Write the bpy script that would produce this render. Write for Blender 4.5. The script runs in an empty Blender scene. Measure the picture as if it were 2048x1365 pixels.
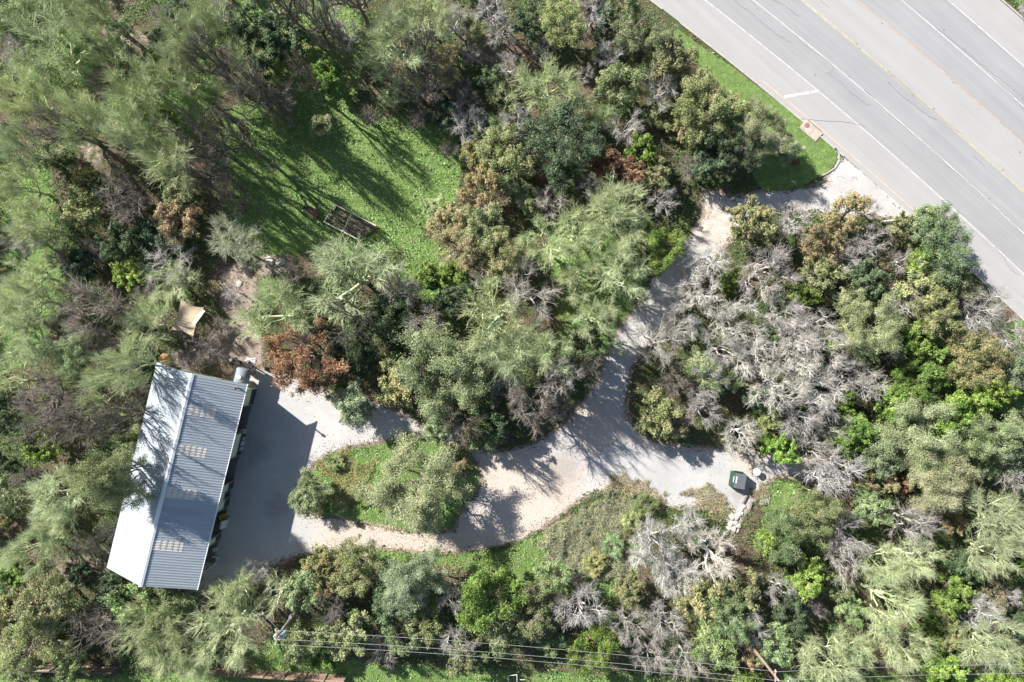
import bpy, bmesh, math, random
import numpy as np
from mathutils import Vector, Matrix
from mathutils.geometry import tessellate_polygon

# ------------------------------------------------------------------ camera, sky, sun, exposure
S = bpy.context.scene
C = S.collection
FPX, HC = 1370.0, 83.0                     # focal length in photo pixels, camera height in metres
cam_d = bpy.data.cameras.new('camera'); cam = bpy.data.objects.new('camera', cam_d); C.objects.link(cam)
cam.location = (0, 0, HC); cam.rotation_euler = (0, 0, 0)
cam_d.sensor_fit = 'HORIZONTAL'; cam_d.sensor_width = 36; cam_d.lens = 36*FPX/2048
cam_d.clip_start = 0.5; cam_d.clip_end = 3000
S.camera = cam
SUN_EL = 35.0
SH = Vector((0.79, -0.613)).normalized()   # the way shadows fall on the ground
w = bpy.data.worlds.new("World"); S.world = w; w.use_nodes = True
nt = w.node_tree; bg = nt.nodes['Background']; sky = nt.nodes.new('ShaderNodeTexSky')
sky.sky_type = 'NISHITA'; sky.sun_disc = False
sky.sun_elevation = math.radians(SUN_EL); sky.sun_rotation = math.atan2(-SH.x, -SH.y)
nt.links.new(sky.outputs[0], bg.inputs[0]); bg.inputs[1].default_value = 0.064
sl = bpy.data.lights.new('sun', 'SUN'); sl.energy = 5.0; sl.angle = math.radians(0.53); sl.color = (1.0, 0.955, 0.89)
sun = bpy.data.objects.new('sun', sl); C.objects.link(sun)
ce, se = math.cos(math.radians(SUN_EL)), math.sin(math.radians(SUN_EL))
sun.rotation_euler = Vector((SH.x*ce, SH.y*ce, -se)).to_track_quat('-Z', 'Y').to_euler()
sun.location = (-60, 50, 90)
S.view_settings.view_transform = 'Standard'; S.view_settings.look = 'None'
S.view_settings.gamma = 1.0; S.view_settings.exposure = 1.08
S.view_settings.use_curve_mapping = False

R = np.random.default_rng(11)
random.seed(5)
def W(px, py, h=0.0):                      # photo pixel -> world point at height h
    k = (HC-h)/FPX
    return ((px-1024)*k, -(py-682.5)*k, h)

# ------------------------------------------------------------------ object helpers
def tag(o, label=None, cat=None, group=None, kind=None):
    if label: o['label'] = label
    if cat: o['category'] = cat
    if group: o['group'] = group
    if kind: o['kind'] = kind
    return o
def link(name, me, mat=None, parent=None):
    o = bpy.data.objects.new(name, me); C.objects.link(o)
    if mat is not None and len(me.materials) == 0: me.materials.append(mat)
    if parent is not None: o.parent = parent
    return o
def empty(name, loc, label=None, cat=None, rz=0, group=None):
    o = bpy.data.objects.new(name, None); C.objects.link(o)
    o.location = loc; o.rotation_euler = (0, 0, rz); o.empty_display_size = .3
    return tag(o, label, cat, group)
def pymesh(name, V, F, mat=None, parent=None, smooth=False):
    me = bpy.data.meshes.new(name); me.from_pydata([tuple(v) for v in V], [], [tuple(f) for f in F]); me.update()
    if smooth: me.polygons.foreach_set('use_smooth', [True]*len(me.polygons))
    return link(name, me, mat, parent)
def np_mesh(name, V, F, cols=None):        # V (n,3), F (m,k) same k
    me = bpy.data.meshes.new(name); m, k = F.shape
    me.vertices.add(len(V)); me.vertices.foreach_set('co', V.astype(np.float32).ravel())
    me.loops.add(m*k); me.loops.foreach_set('vertex_index', F.astype(np.int32).ravel())
    me.polygons.add(m); me.polygons.foreach_set('loop_start', np.arange(0, m*k, k, dtype=np.int32))
    me.polygons.foreach_set('loop_total', np.full(m, k, dtype=np.int32))
    me.update(calc_edges=True)
    if cols is not None:
        a = me.color_attributes.new('tint', 'FLOAT_COLOR', 'POINT')
        a.data.foreach_set('color', np.concatenate([cols, np.ones((len(V), 1))], 1).astype(np.float32).ravel())
    return me
class MB:
    """collects shapes, then links them as ONE mesh"""
    def __init__(s): s.V = []; s.F = []
    def add(s, V, F):
        n = len(s.V); s.V += [tuple(v) for v in V]; s.F += [tuple(i+n for i in f) for f in F]
    def box(s, c, d, M=None, taper=1.0):
        x, y, z = d[0]/2, d[1]/2, d[2]/2
        V = [Vector((sx*x*(taper if sz > 0 else 1), sy*y*(taper if sz > 0 else 1), sz*z)) for sz in (-1, 1) for sx, sy in ((-1,-1),(1,-1),(1,1),(-1,1))]
        if M is not None: V = [M @ v for v in V]
        s.add([v+Vector(c) for v in V], [(3,2,1,0),(4,5,6,7),(0,1,5,4),(1,2,6,5),(2,3,7,6),(3,0,4,7)]); return s
    def bar(s, a, b, wd, ht=None):
        a, b = Vector(a), Vector(b); ht = ht or wd; d = b-a
        q = d.to_track_quat('X', 'Z').to_matrix()
        return s.box((a+b)/2, (d.length, wd, ht), q)
    def tube(s, pts, rad, n=8, cap=True):
        pts = [Vector(p) for p in pts]; rr = rad if isinstance(rad, (list, tuple)) else [rad]*len(pts)
        V = []; F = []
        for i, p in enumerate(pts):
            t = (pts[min(i+1, len(pts)-1)]-pts[max(i-1, 0)]).normalized()
            up = Vector((0,0,1)) if abs(t.z) < .9 else Vector((1,0,0))
            u = t.cross(up).normalized(); v = u.cross(t)
            V += [p+(u*math.cos(2*math.pi*k/n)+v*math.sin(2*math.pi*k/n))*rr[i] for k in range(n)]
        for i in range(len(pts)-1):
            for k in range(n):
                F.append((i*n+k, i*n+(k+1)%n, (i+1)*n+(k+1)%n, (i+1)*n+k))
        if cap: F.append(tuple(reversed(range(n)))); F.append(tuple((len(pts)-1)*n+k for k in range(n)))
        s.add(V, F); return s
    def build(s, name, mat, parent=None, smooth=False): return pymesh(name, s.V, s.F, mat, parent, smooth)

# ------------------------------------------------------------------ materials
def lin(c): return tuple((x/255/12.92 if x/255 <= .04045 else ((x/255+.055)/1.055)**2.4) for x in c)
class NT:
    def __init__(s, name):
        s.m = bpy.data.materials.new(name); s.m.use_nodes = True; s.t = s.m.node_tree
        s.b = s.t.nodes['Principled BSDF']; s.b.inputs['Specular IOR Level'].default_value = .25
        s.b.inputs['Roughness'].default_value = .85
    def n(s, ty, **kw):
        x = s.t.nodes.new(ty)
        for k, v in kw.items():
            if hasattr(x, k): setattr(x, k, v)
        return x
    def l(s, a, b): s.t.links.new(a, b)
    def pos(s, obj=False):
        if obj:
            tc = s.n('ShaderNodeTexCoord'); oi = s.n('ShaderNodeObjectInfo')
            mu = s.n('ShaderNodeVectorMath', operation='SCALE'); s.l(oi.outputs['Random'], mu.inputs['Scale']); mu.inputs[0].default_value = (57, 91, 33)
            ad = s.n('ShaderNodeVectorMath', operation='ADD'); s.l(tc.outputs['Object'], ad.inputs[0]); s.l(mu.outputs[0], ad.inputs[1]); return ad.outputs[0]
        return s.n('ShaderNodeNewGeometry').outputs['Position']
    def noise(s, vec, scale, detail=3, rough=.6):
        x = s.n('ShaderNodeTexNoise'); s.l(vec, x.inputs['Vector']); x.inputs['Scale'].default_value = scale
        x.inputs['Detail'].default_value = detail; x.inputs['Roughness'].default_value = rough; return x.outputs['Fac']
    def ramp(s, fac, stops):
        x = s.n('ShaderNodeValToRGB'); e = x.color_ramp.elements
        while len(e) < len(stops): e.new(.5)
        for el, (p, c) in zip(e, stops): el.position = p; el.color = (*c, 1) if len(c) == 3 else c
        s.l(fac, x.inputs[0]); return x.outputs[0]
    def math(s, op, a, b=None, c=None, clamp=False):
        x = s.n('ShaderNodeMath', operation=op); x.use_clamp = clamp
        for i, v in enumerate((a, b, c)):
            if v is None: continue
            if isinstance(v, (int, float)): x.inputs[i].default_value = v
            else: s.l(v, x.inputs[i])
        return x.outputs[0]
    def mix(s, f, a, b, mode='MIX'):
        x = s.n('ShaderNodeMix', data_type='RGBA', blend_type=mode)
        for i, v in ((0, f), (6, a), (7, b)):
            if isinstance(v, (int, float)): x.inputs[i].default_value = v
            elif isinstance(v, tuple): x.inputs[i].default_value = (*v, 1)
            else: s.l(v, x.inputs[i])
        return x.outputs[2]
    def smooth(s, v, lo, hi):
        x = s.n('ShaderNodeMapRange'); x.interpolation_type = 'SMOOTHSTEP'; s.l(v, x.inputs[0])
        x.inputs[1].default_value = lo; x.inputs[2].default_value = hi; return x.outputs[0]
    def bump(s, h, dist, strength=1.0):
        x = s.n('ShaderNodeBump'); x.inputs['Distance'].default_value = dist; x.inputs['Strength'].default_value = strength
        s.l(h, x.inputs['Height']); s.l(x.outputs[0], s.b.inputs['Normal'])
    def blob(s, p, px, py, r, soft=.5, amp=.6, nscale=.5):     # irregular stain round a ground point
        x, y, _ = W(px, py); r = r/16.5
        d = s.n('ShaderNodeVectorMath', operation='DISTANCE'); s.l(p, d.inputs[0]); d.inputs[1].default_value = (x, y, 0)
        nn = s.math('MULTIPLY_ADD', s.noise(p, nscale, 5, .7), 2*amp*r, -amp*r)
        return s.smooth(s.math('ADD', d.outputs['Value'], nn), r*(1+soft*.5), r*(1-soft*.5))
    def base(s, c):
        if isinstance(c, tuple): s.b.inputs['Base Color'].default_value = (*c, 1)
        else: s.l(c, s.b.inputs['Base Color'])
        return s.m
def plain(name, c, rough=.6, metal=0, var=.25, scale=6, bump=0):
    m = NT(name); p = m.pos(True); f = m.noise(p, scale, 4)
    lo = tuple(x*(1-var) for x in c); hi = tuple(min(1, x*(1+var)) for x in c)
    m.base(m.ramp(f, [(.3, lo), (.7, hi)])); m.b.inputs['Roughness'].default_value = rough; m.b.inputs['Metallic'].default_value = metal
    if bump: m.bump(m.noise(p, scale*5, 3), bump)
    return m.m
def leaf_mat(name, stops, trans=.16, nscale=.75, mixn=.6):
    m = NT(name); p = m.pos(True)
    g = m.n('ShaderNodeNewGeometry'); f1 = m.smooth(m.noise(p, nscale, 3, .6), .3, .7)
    f = m.math('ADD', m.math('MULTIPLY', f1, mixn), m.math('MULTIPLY', g.outputs['Random Per Island'], 1-mixn))
    col = m.ramp(f, stops); oi = m.n('ShaderNodeObjectInfo'); col = m.mix(1.0, col, oi.outputs['Color'], 'MULTIPLY')
    m.base(col); m.b.inputs['Roughness'].default_value = .55; m.b.inputs['Specular IOR Level'].default_value = .35
    tr = m.n('ShaderNodeBsdfTranslucent'); m.l(col, tr.inputs[0]); mx = m.n('ShaderNodeMixShader'); mx.inputs[0].default_value = trans
    m.l(m.b.outputs[0], mx.inputs[1]); m.l(tr.outputs[0], mx.inputs[2]); m.l(mx.outputs[0], m.t.nodes['Material Output'].inputs[0])
    return m.m
def bark_mat(name, a, b, c):
    m = NT(name); p = m.pos(True); g = m.n('ShaderNodeNewGeometry')
    f = m.math('ADD', m.math('MULTIPLY', m.smooth(m.noise(p, .8, 3), .3, .7), .35), m.math('MULTIPLY', g.outputs['Random Per Island'], .65))
    col = m.ramp(f, [(.1, a), (.5, b), (.9, c)]); oi = m.n('ShaderNodeObjectInfo')
    return m.base(m.mix(1.0, col, oi.outputs['Color'], 'MULTIPLY'))
def tint_mat(name, rough=.9, trans=.15):   # colour of each blade or leaf stored with its vertices
    m = NT(name); a = m.n('ShaderNodeAttribute'); a.attribute_name = 'tint'; m.base(a.outputs['Color'])
    tr = m.n('ShaderNodeBsdfTranslucent'); m.l(a.outputs['Color'], tr.inputs[0]); mx = m.n('ShaderNodeMixShader'); mx.inputs[0].default_value = trans
    m.l(m.b.outputs[0], mx.inputs[1]); m.l(tr.outputs[0], mx.inputs[2]); m.l(mx.outputs[0], m.t.nodes['Material Output'].inputs[0]); return m.m
M_TINT = tint_mat('blades_and_leaves')

# ------------------------------------------------------------------ outlines read from the photo (photo pixels, ground level)
DRIVE = [(497,752),(520,742),(560,752),(620,768),(660,786),(720,798),(770,815),(822,836),(862,868),(905,884),(960,902),(1010,905),(1060,893),
 (1105,868),(1150,828),(1180,790),(1203,748),(1218,708),(1238,662),(1262,630),(1290,585),(1318,540),(1352,500),(1388,462),(1412,425),(1404,386),(1432,384),(1462,396),(1520,386),
 (1580,380),(1640,372),(1668,340),(1690,318),(1850,450),(1800,436),(1740,432),(1640,425),(1560,420),(1500,430),(1470,470),(1440,500),(1405,540),(1368,590),(1330,650),(1290,690),(1262,735),(1252,785),
 (1252,830),(1270,862),(1300,884),(1350,893),(1420,898),(1500,905),(1570,915),(1640,935),(1700,960),(1690,972),(1640,962),(1590,955),(1552,950),(1520,985),(1500,1012),(1480,1040),
 (1468,1062),(1455,1055),(1462,1020),(1440,1012),(1400,1008),(1350,1015),(1310,1000),(1265,982),(1240,966),(1195,982),(1150,1005),(1110,1035),(1072,1062),(1035,1078),(985,1092),
 (930,1100),(870,1104),(800,1098),(740,1095),(690,1094),(640,1098),(590,1112),(540,1132),(490,1158),(440,1172),(404,1182),(380,1160),(440,960)]
ISLAND = [(655,908),(700,892),(760,882),(820,870),(870,876),(920,895),(955,925),(966,960),(950,995),(925,1025),(905,1062),(860,1068),(800,1064),(740,1052),(680,1040),(620,1030),(598,1012),(600,975),(618,938)]
CLEAR = [(430,235),(500,200),(560,215),(620,200),(700,215),(760,235),(840,240),(905,255),(925,330),(915,400),(860,445),(850,500),(930,560),(940,600),(850,570),(800,500),(700,520),(640,500),(560,520),(500,470),(450,420),(430,330)]
VERGE = [(1352,58),(1400,92),(1470,140),(1545,196),(1602,242),(1640,275),(1668,296),(1674,318),(1664,336),(1640,352),(1600,372),(1530,380),(1500,330),(1520,250),(1470,200),(1420,150),(1380,110),(1350,80)]
PATCHES = {   # which ground cover grows where
 'grass': [CLEAR, VERGE, ISLAND, [(470,0),(700,0),(740,120),(700,215),(560,215),(480,90)], [(700,1092),(870,1106),(1000,1100),(1100,1060),(1240,980),(1330,1030),(1290,1090),(1260,1200),(1080,1180),(900,1135),(700,1120)],
           [(480,1300),(600,1290),(760,1330),(1300,1350),(1300,1420),(-60,1420),(-60,1350),(230,1350),(470,1345)], [(560,1240),(640,1240),(700,1340),(500,1340)],
           [(830,460),(900,500),(960,600),(880,640),(800,560)], [(1520,960),(1580,960),(1640,1010),(1600,1080),(1530,1040)],
           [(0,330),(100,330),(130,560),(90,700),(0,760)], [(60,60),(190,60),(190,180),(100,200),(30,200)], [(330,60),(430,60),(420,250),(300,350),(210,200)],
           [(300,540),(390,550),(380,600),(300,640),(260,600)], [(2010,-40),(2100,-40),(2100,40),(2048,30)], [(1180,440),(1290,430),(1290,700),(1120,720),(1100,480)], [(1800,640),(2100,640),(2100,1000),(1780,900)],
           [(1560,1340),(2100,1350),(2100,1420),(1560,1420)]],
 'dirt': [[(440,540),(490,520),(520,580),(500,640),(530,690),(520,742),(470,725),(350,735),(310,720),(390,690),(460,650),(440,600)], [(505,515),(590,508),(580,545),(520,550)],
          [(130,255),(200,270),(250,330),(210,350),(150,330)], [(100,1110),(220,1080),(420,1190),(330,1200),(110,1180)], [(900,60),(1010,60),(1060,130),(960,140),(900,110)], [(190,40),(330,60),(320,110),(200,110)]]}
def inpoly(P, X, Y):
    P = np.array(P, float); ins = np.zeros(X.shape, bool); j = len(P)-1
    for i in range(len(P)):
        xi, yi, xj, yj = P[i,0], P[i,1], P[j,0], P[j,1]
        if yi != yj: ins ^= ((yi > Y) != (yj > Y)) & (X < (xj-xi)*(Y-yi)/(yj-yi)+xi)
        j = i
    return ins
def polydist(P, X, Y):                     # signed distance, positive inside
    P = np.array(P, float); d = np.full(X.shape, 1e9)
    for i in range(len(P)):
        a, b = P[i], P[(i+1) % len(P)]; ab = b-a; t = np.clip(((X-a[0])*ab[0]+(Y-a[1])*ab[1])/max(ab@ab, 1e-9), 0, 1)
        d = np.minimum(d, np.hypot(X-a[0]-t*ab[0], Y-a[1]-t*ab[1]))
    return np.where(inpoly(P, X, Y), d, -d)
def px_of(x, y): return x*FPX/HC+1024, 682.5-y*FPX/HC
def vnoise(X, Y, s, seed=0):               # cheap smooth value noise
    r = np.random.default_rng(seed).random((64, 64)); x = X/s; y = Y/s; xi = np.floor(x).astype(int); yi = np.floor(y).astype(int)
    fx = x-xi; fy = y-yi; fx = fx*fx*(3-2*fx); fy = fy*fy*(3-2*fy); g = lambda a, b: r[a % 64, b % 64]
    return (g(xi,yi)*(1-fx)+g(xi+1,yi)*fx)*(1-fy)+(g(xi,yi+1)*(1-fx)+g(xi+1,yi+1)*fx)*fy
def grow(P, w=8): return [(x, y) for x, y in P]

# the road's edge line, a gentle curve; everything else on the road is a distance beside it
q = np.polyfit([1409,1638,1775,1912,2048], [0,183,301,424,549], 2)
def road_at(x, off=0.0):
    y = np.polyval(q, x); s = 2*q[0]*x+q[1]; n = np.array([s, -1.0])/math.hypot(s, 1); return x+n[0]*off, y+n[1]*off
def road_line(off, x0=1150, x1=2500, n=60): return [road_at(x, off) for x in np.linspace(x0, x1, n)]
ROADP = road_line(-70)+road_line(382)[::-1]
SHED_PX = [(362,722),(530,763),(443,1147),(270,1107)]
def paved(X, Y): return (inpoly(DRIVE, X, Y) & ~inpoly(ISLAND, X, Y)) | inpoly(ROADP, X, Y) | inpoly(SHED_PX, X, Y)

# ------------------------------------------------------------------ ground
gx = np.concatenate([np.linspace(-700, -76, 14), np.arange(-75.6, 75.7, .42), np.linspace(76, 700, 14)])
gy = np.concatenate([np.linspace(-700, -53, 14), np.arange(-52.5, 52.6, .42), np.linspace(53, 700, 14)])
GX, GY = np.meshgrid(gx, gy); PX, PY = px_of(GX, GY)
def cover(name):
    m = np.zeros(PX.shape)
    for i_, P in enumerate(PATCHES[name]): m = np.maximum(m, np.clip(.5+polydist(P, PX, PY)/36, 0, 1)*(.48 if name == 'dirt' and i_ > 1 else 1))
    return m
verge_d = np.where(np.abs(GX)+np.abs(GY) < 200, np.clip(1.0+polydist(DRIVE, PX, PY)/16, 0, 1), 0)*.75*(1-np.clip(polydist(ISLAND, PX, PY)/20, 0, 1))
cols = np.stack([cover('grass').ravel(), np.maximum(cover('dirt'), verge_d).ravel(), vnoise(PX, PY, 90, 3).ravel()], 1)
nx, ny = len(gx), len(gy); idx = np.arange(nx*ny).reshape(ny, nx)
F = np.stack([idx[:-1,:-1].ravel(), idx[:-1,1:].ravel(), idx[1:,1:].ravel(), idx[1:,:-1].ravel()], 1)
g_me = np_mesh('ground', np.stack([GX.ravel(), GY.ravel(), np.zeros(nx*ny)], 1), F, cols)
m = NT('forest_floor'); p = m.pos(); at = m.n('ShaderNodeAttribute'); at.attribute_name = 'tint'; sep = m.n('ShaderNodeSeparateColor'); m.l(at.outputs['Color'], sep.inputs[0])
nf = m.noise(p, 1.1, 6, .7); fine = m.noise(p, 9, 5, .75); big = m.noise(p, .16, 4)
litter = m.ramp(fine, [(.3, (0.036,0.029,0.022)), (.45, (0.122,0.090,0.065)), (.58, (0.216,0.162,0.119)), (.72, (0.360,0.295,0.230))])
litter = m.mix(m.smooth(big, .40, .55), litter, m.ramp(fine, [(.3, (0.022,0.036,0.014)), (.55, (0.086,0.122,0.043)), (.75, (0.187,0.202,0.094))]))
grass = m.ramp(m.math('ADD', m.math('MULTIPLY', nf, .5), m.math('MULTIPLY', fine, .5)), [(.30, (.05,.09,.025)), (.46, (.13,.21,.055)), (.60, (.22,.32,.10)), (.75, (.34,.38,.18))])
dirt = m.ramp(m.math('ADD', m.math('MULTIPLY', nf, .6), m.math('MULTIPLY', fine, .4)), [(.3, (.19,.14,.115)), (.5, (.35,.275,.23)), (.68, (.52,.45,.40))])
def cut(ch): return m.smooth(m.math('ADD', sep.outputs[ch], m.math('MULTIPLY_ADD', nf, 1.0, -.5)), .38, .62)
m.base(m.mix(cut(1), m.mix(cut(0), litter, grass), dirt)); m.bump(m.math('ADD', fine, nf), .12)
tag(link('ground', g_me, m.m), kind='structure')

def outline(P, step=5, jit=0, seed=1):     # densify an outline and roughen it a little
    out = []; P = [np.array(p, float) for p in P]; r = np.random.default_rng(seed)
    for i in range(len(P)):
        p0, p1, p2, p3 = P[i-1], P[i], P[(i+1) % len(P)], P[(i+2) % len(P)]; n = max(1, int(np.linalg.norm(p2-p1)/step))
        for k in range(n):
            t = k/n; c = .5*((2*p1)+(-p0+p2)*t+(2*p0-5*p1+4*p2-p3)*t*t+(-p0+3*p1-3*p2+p3)*t**3)
            if np.linalg.norm(p2-p1) > 140: c = p1+(p2-p1)*t
            out.append(c+r.normal(0, jit, 2))
    return [tuple(v) for v in out]
def sheet(name, loops, z, mat, parent=None):
    L = [[Vector(W(x, y)[:2]+(0,)) for x, y in lp] for lp in loops]; V = [v for l in L for v in l]
    T = tessellate_polygon(L); o = pymesh(name, [(v.x, v.y, z) for v in V], T, mat, parent)
    bm = bmesh.new(); bm.from_mesh(o.data); bmesh.ops.recalc_face_normals(bm, faces=bm.faces)
    if sum(f.normal.z for f in bm.faces) < 0: bmesh.ops.reverse_faces(bm, faces=bm.faces)
    bm.to_mesh(o.data); bm.free(); return o
def strip(line, w, z, h=0):
    """a ribbon (or a kerb when h>0) along a line of photo pixels, w in metres"""
    P = [Vector(W(x, y)[:2]) for x, y in line]; V = []; F = []
    for i, p in enumerate(P):
        t = (P[min(i+1, len(P)-1)]-P[max(i-1, 0)]).normalized(); n = Vector((-t.y, t.x))*w/2
        V += [(p.x+n.x, p.y+n.y, z+h), (p.x-n.x, p.y-n.y, z+h)]
        if h: V += [(p.x+n.x, p.y+n.y, z-.02), (p.x-n.x, p.y-n.y, z-.02)]
    k = 4 if h else 2
    for i in range(len(P)-1):
        a, b = i*k, (i+1)*k; F.append((a, a+1, b+1, b))
        if h: F += [(a+1, a+3, b+3, b+1), (a+2, a, b, b+2)]
    if h: F += [(0,2,3,1), ((len(P)-1)*4, (len(P)-1)*4+1, (len(P)-1)*4+3, (len(P)-1)*4+2)]
    return V, F

# driveway: pale crushed stone, sandy where it is worn, with stains and wheel scuffs
m = NT('crushed_limestone'); p = m.pos(); a = m.noise(p, .35, 6, .65); f = m.noise(p, 14, 4, .8); f2 = m.noise(p, 3.2, 5, .75)
grey = m.ramp(m.math('ADD', m.math('MULTIPLY', a, .5), m.math('MULTIPLY', f, .5)), [(.3, (0.363,0.349,0.334)), (.5, (0.477,0.462,0.448)), (.7, (0.591,0.572,0.558))])
sand = m.ramp(m.math('ADD', m.math('MULTIPLY', f2, .5), m.math('MULTIPLY', f, .5)), [(.3, (0.393,0.309,0.237)), (.5, (0.530,0.450,0.379)), (.7, (0.633,0.574,0.521))])
mk = None
for b in ((1010,935,85),(1085,1000,95),(800,1082,80),(900,1084,70),(690,1075,60),(980,1065,50),(1190,850,50),(880,880,45),(1420,450,45),(700,800,30),(1490,930,30),(740,820,20)):
    bl = m.blob(p, *b, soft=.9); mk = bl if mk is None else m.math('MAXIMUM', mk, bl)
colr = m.mix(m.math('MULTIPLY', mk, .8), grey, sand)
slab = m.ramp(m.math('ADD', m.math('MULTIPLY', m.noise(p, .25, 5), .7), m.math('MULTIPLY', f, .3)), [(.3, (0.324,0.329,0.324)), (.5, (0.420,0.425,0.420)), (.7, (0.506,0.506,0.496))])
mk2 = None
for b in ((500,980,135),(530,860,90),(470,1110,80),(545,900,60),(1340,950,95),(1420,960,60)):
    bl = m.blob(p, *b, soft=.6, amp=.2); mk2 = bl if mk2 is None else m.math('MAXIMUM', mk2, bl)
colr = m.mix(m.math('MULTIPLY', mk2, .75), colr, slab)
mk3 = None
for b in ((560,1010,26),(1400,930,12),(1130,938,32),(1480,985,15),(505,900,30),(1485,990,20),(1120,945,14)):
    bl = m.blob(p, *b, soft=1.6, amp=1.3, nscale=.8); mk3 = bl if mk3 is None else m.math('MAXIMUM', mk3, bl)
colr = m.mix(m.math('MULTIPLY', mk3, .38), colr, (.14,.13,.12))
colr = m.mix(m.smooth(f2, .66, .78), colr, (.30,.22,.16))
big_ = m.noise(p, .13, 5, .7); colr = m.mix(m.math('MULTIPLY', m.smooth(big_, .54, .70), .22), colr, (.33,.30,.27)); colr = m.mix(m.math('MULTIPLY', m.smooth(m.noise(p, .9, 6, .8), .56, .66), .35), colr, (.66,.60,.54))
m.base(colr); m.bump(m.math('ADD', f, f2), .03)
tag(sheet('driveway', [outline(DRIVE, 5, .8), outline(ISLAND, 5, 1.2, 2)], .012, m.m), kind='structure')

# road, lanes, markings, kerbs
def road_mat(name, lo, mid, hi, streak=True):
    m = NT(name); p = m.pos(); mr = m.n('ShaderNodeMapping'); m.l(p, mr.inputs[0]); mr.inputs['Rotation'].default_value = (0, 0, math.radians(41)); mp = m.n('ShaderNodeMapping'); m.l(mr.outputs[0], mp.inputs[0]); mp.inputs['Scale'].default_value = (.03, 1.1, 1)
    st = m.noise(mp.outputs[0], 1.0, 5, .65); g = m.noise(p, 22, 3, .8); bgn = m.noise(p, .2, 4)
    f = m.math('ADD', m.math('ADD', m.math('MULTIPLY', st, .5), m.math('MULTIPLY', g, .25)), m.math('MULTIPLY', bgn, .25))
    m.base(m.ramp(f, [(.33, lo), (.5, mid), (.68, hi)])); m.bump(g, .01); return m.m
M_CONC = road_mat('pale_road_concrete', (0.319,0.313,0.307), (0.354,0.348,0.343), (0.393,0.388,0.380))
M_LANE = road_mat('worn_grey_asphalt', (0.257,0.255,0.259), (0.300,0.299,0.303), (0.350,0.349,0.350))
M_WHITE = plain('white_road_paint', (.50,.50,.49), .6, var=.22, scale=2); M_YEL = plain('worn_yellow_paint', (.44,.40,.26), .6, var=.25, scale=3)
M_RUST = plain('rust_stained_joint', (.46,.33,.24), .8, var=.25, scale=2); M_KERB = plain('kerb_concrete', (.43,.39,.35), .8, var=.2, scale=2)
M_SEAL = plain('crack_sealant', (.19,.185,.19), .6, var=.3)
road = sheet('road', [road_line(-66)+road_line(374)[::-1]], .02, M_CONC); tag(road, kind='structure')
for a, b in ((0, 117), (191, 306)): sheet('asphalt_lane', [road_line(a)+road_line(b)[::-1]], .025, M_LANE, road)
def mark(name, line, w, mat, z=.030, parent=road):
    V, F = strip(line, w, z); return pymesh(name, V, F, mat, parent)
mark('edge_line', road_line(0), .13, M_WHITE); mark('edge_line', road_line(306), .13, M_WHITE)
mark('centre_line', road_line(119), .16, M_YEL); mark('centre_line', road_line(191), .10, M_RUST, .031)
mark('gutter_joint', road_line(-55, 1560, 1960), .16, plain('tan_stain', (.50,.40,.33), .8, var=.15, scale=1))
mark('lane_seam', road_line(59), .14, plain('lane_seam_paint', (.46,.455,.45), .8, var=.1, scale=1), .0285); mark('lane_seam', road_line(246), .14, bpy.data.materials['lane_seam_paint'], .0285)
for x0, x1 in ((1250,1285),(1400,1440),(1561,1598),(1703,1738),(1846,1882),(1990,2025),(2130,2165)): mark('lane_dash', road_line(59, x0, x1, 6), .13, M_WHITE, .033)
for x0, x1 in ((1560,1600),(1689,1726),(1829,1868),(1968,2005)): mark('lane_dash', road_line(246, x0, x1, 6), .13, M_WHITE, .033)
mark('stop_bar', [(1568,195),(1602,189),(1638,182)], .38, M_WHITE, .034)
seals = [[(1472,0),(1478,10),(1500,24),(1522,43),(1548,66),(1570,80),(1580,84),(1585,80)], [(1499,2),(1510,12),(1519,22),(1523,28)], [(1592,74),(1610,92),(1640,112),(1660,126),(1666,138),(1660,146),(1642,141)],
 [(1662,152),(1680,164),(1700,184),(1720,198),(1732,210),(1741,212),(1742,205)], [(1779,168),(1792,180),(1805,194),(1822,205),(1850,228),(1870,236)], [(1826,194),(1842,201),(1855,214),(1872,226),(1890,244),(1905,256),(1920,268)],
 [(1600,252+-14),(1640,242),(1700,246),(1724,256)], [(1745,195),(1790,238),(1838,280),(1876,312),(1890,328),(1930,360),(1968,396),(2010,432),(2048,470),(2100,510)], [(1945,313),(1958,322),(1968,332),(1972,343)],
 [(1776,144),(1800,164),(1830,190)], [(1880,64),(1925,98),(1980,144),(2040,190),(2090,232)], [(1990,160),(2010,180),(2036,205),(2050,222)], [(1660,18),(1640,0)], [(1990,496),(2005,512),(2015,530),(2040,552)], [(1540,0),(1560,6),(1600,36)]]
sv = MB()
for s_ in seals:
    pts = outline(s_, 5, .9, 7)[:-max(1, int(math.hypot(s_[-1][0]-s_[0][0], s_[-1][1]-s_[0][1])/5))]
    V, F = strip(pts, .045 + .02*(len(s_) % 3 == 0), .037); sv.add(V, F)
sv.build('crack_seal', M_SEAL, road)
kerb = empty('kerb', W(1500, 160)); kerb.location = (0,0,0); tag(kerb, kind='structure')
corner = [(1669,297),(1677,308),(1678,322),(1670,336),(1655,346),(1638,354)]
for ln in (road_line(-67, 1150, 1365, 16)[:], road_line(-67, 1400, 1731, 30), corner, road_line(-67, 1888, 2500, 30), road_line(376)):
    V, F = strip(ln, .17, .02, .10); pymesh('kerb_stone', V, F, M_KERB, kerb)
vg = sheet('grass_verge', [outline(VERGE, 6, .6)], .07, bpy.data.materials['forest_floor']); 
a = vg.data.color_attributes.new('tint', 'FLOAT_COLOR', 'POINT'); a.data.foreach_set('color', [1,0,0,1]*len(vg.data.vertices)); tag(vg, kind='structure')
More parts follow.
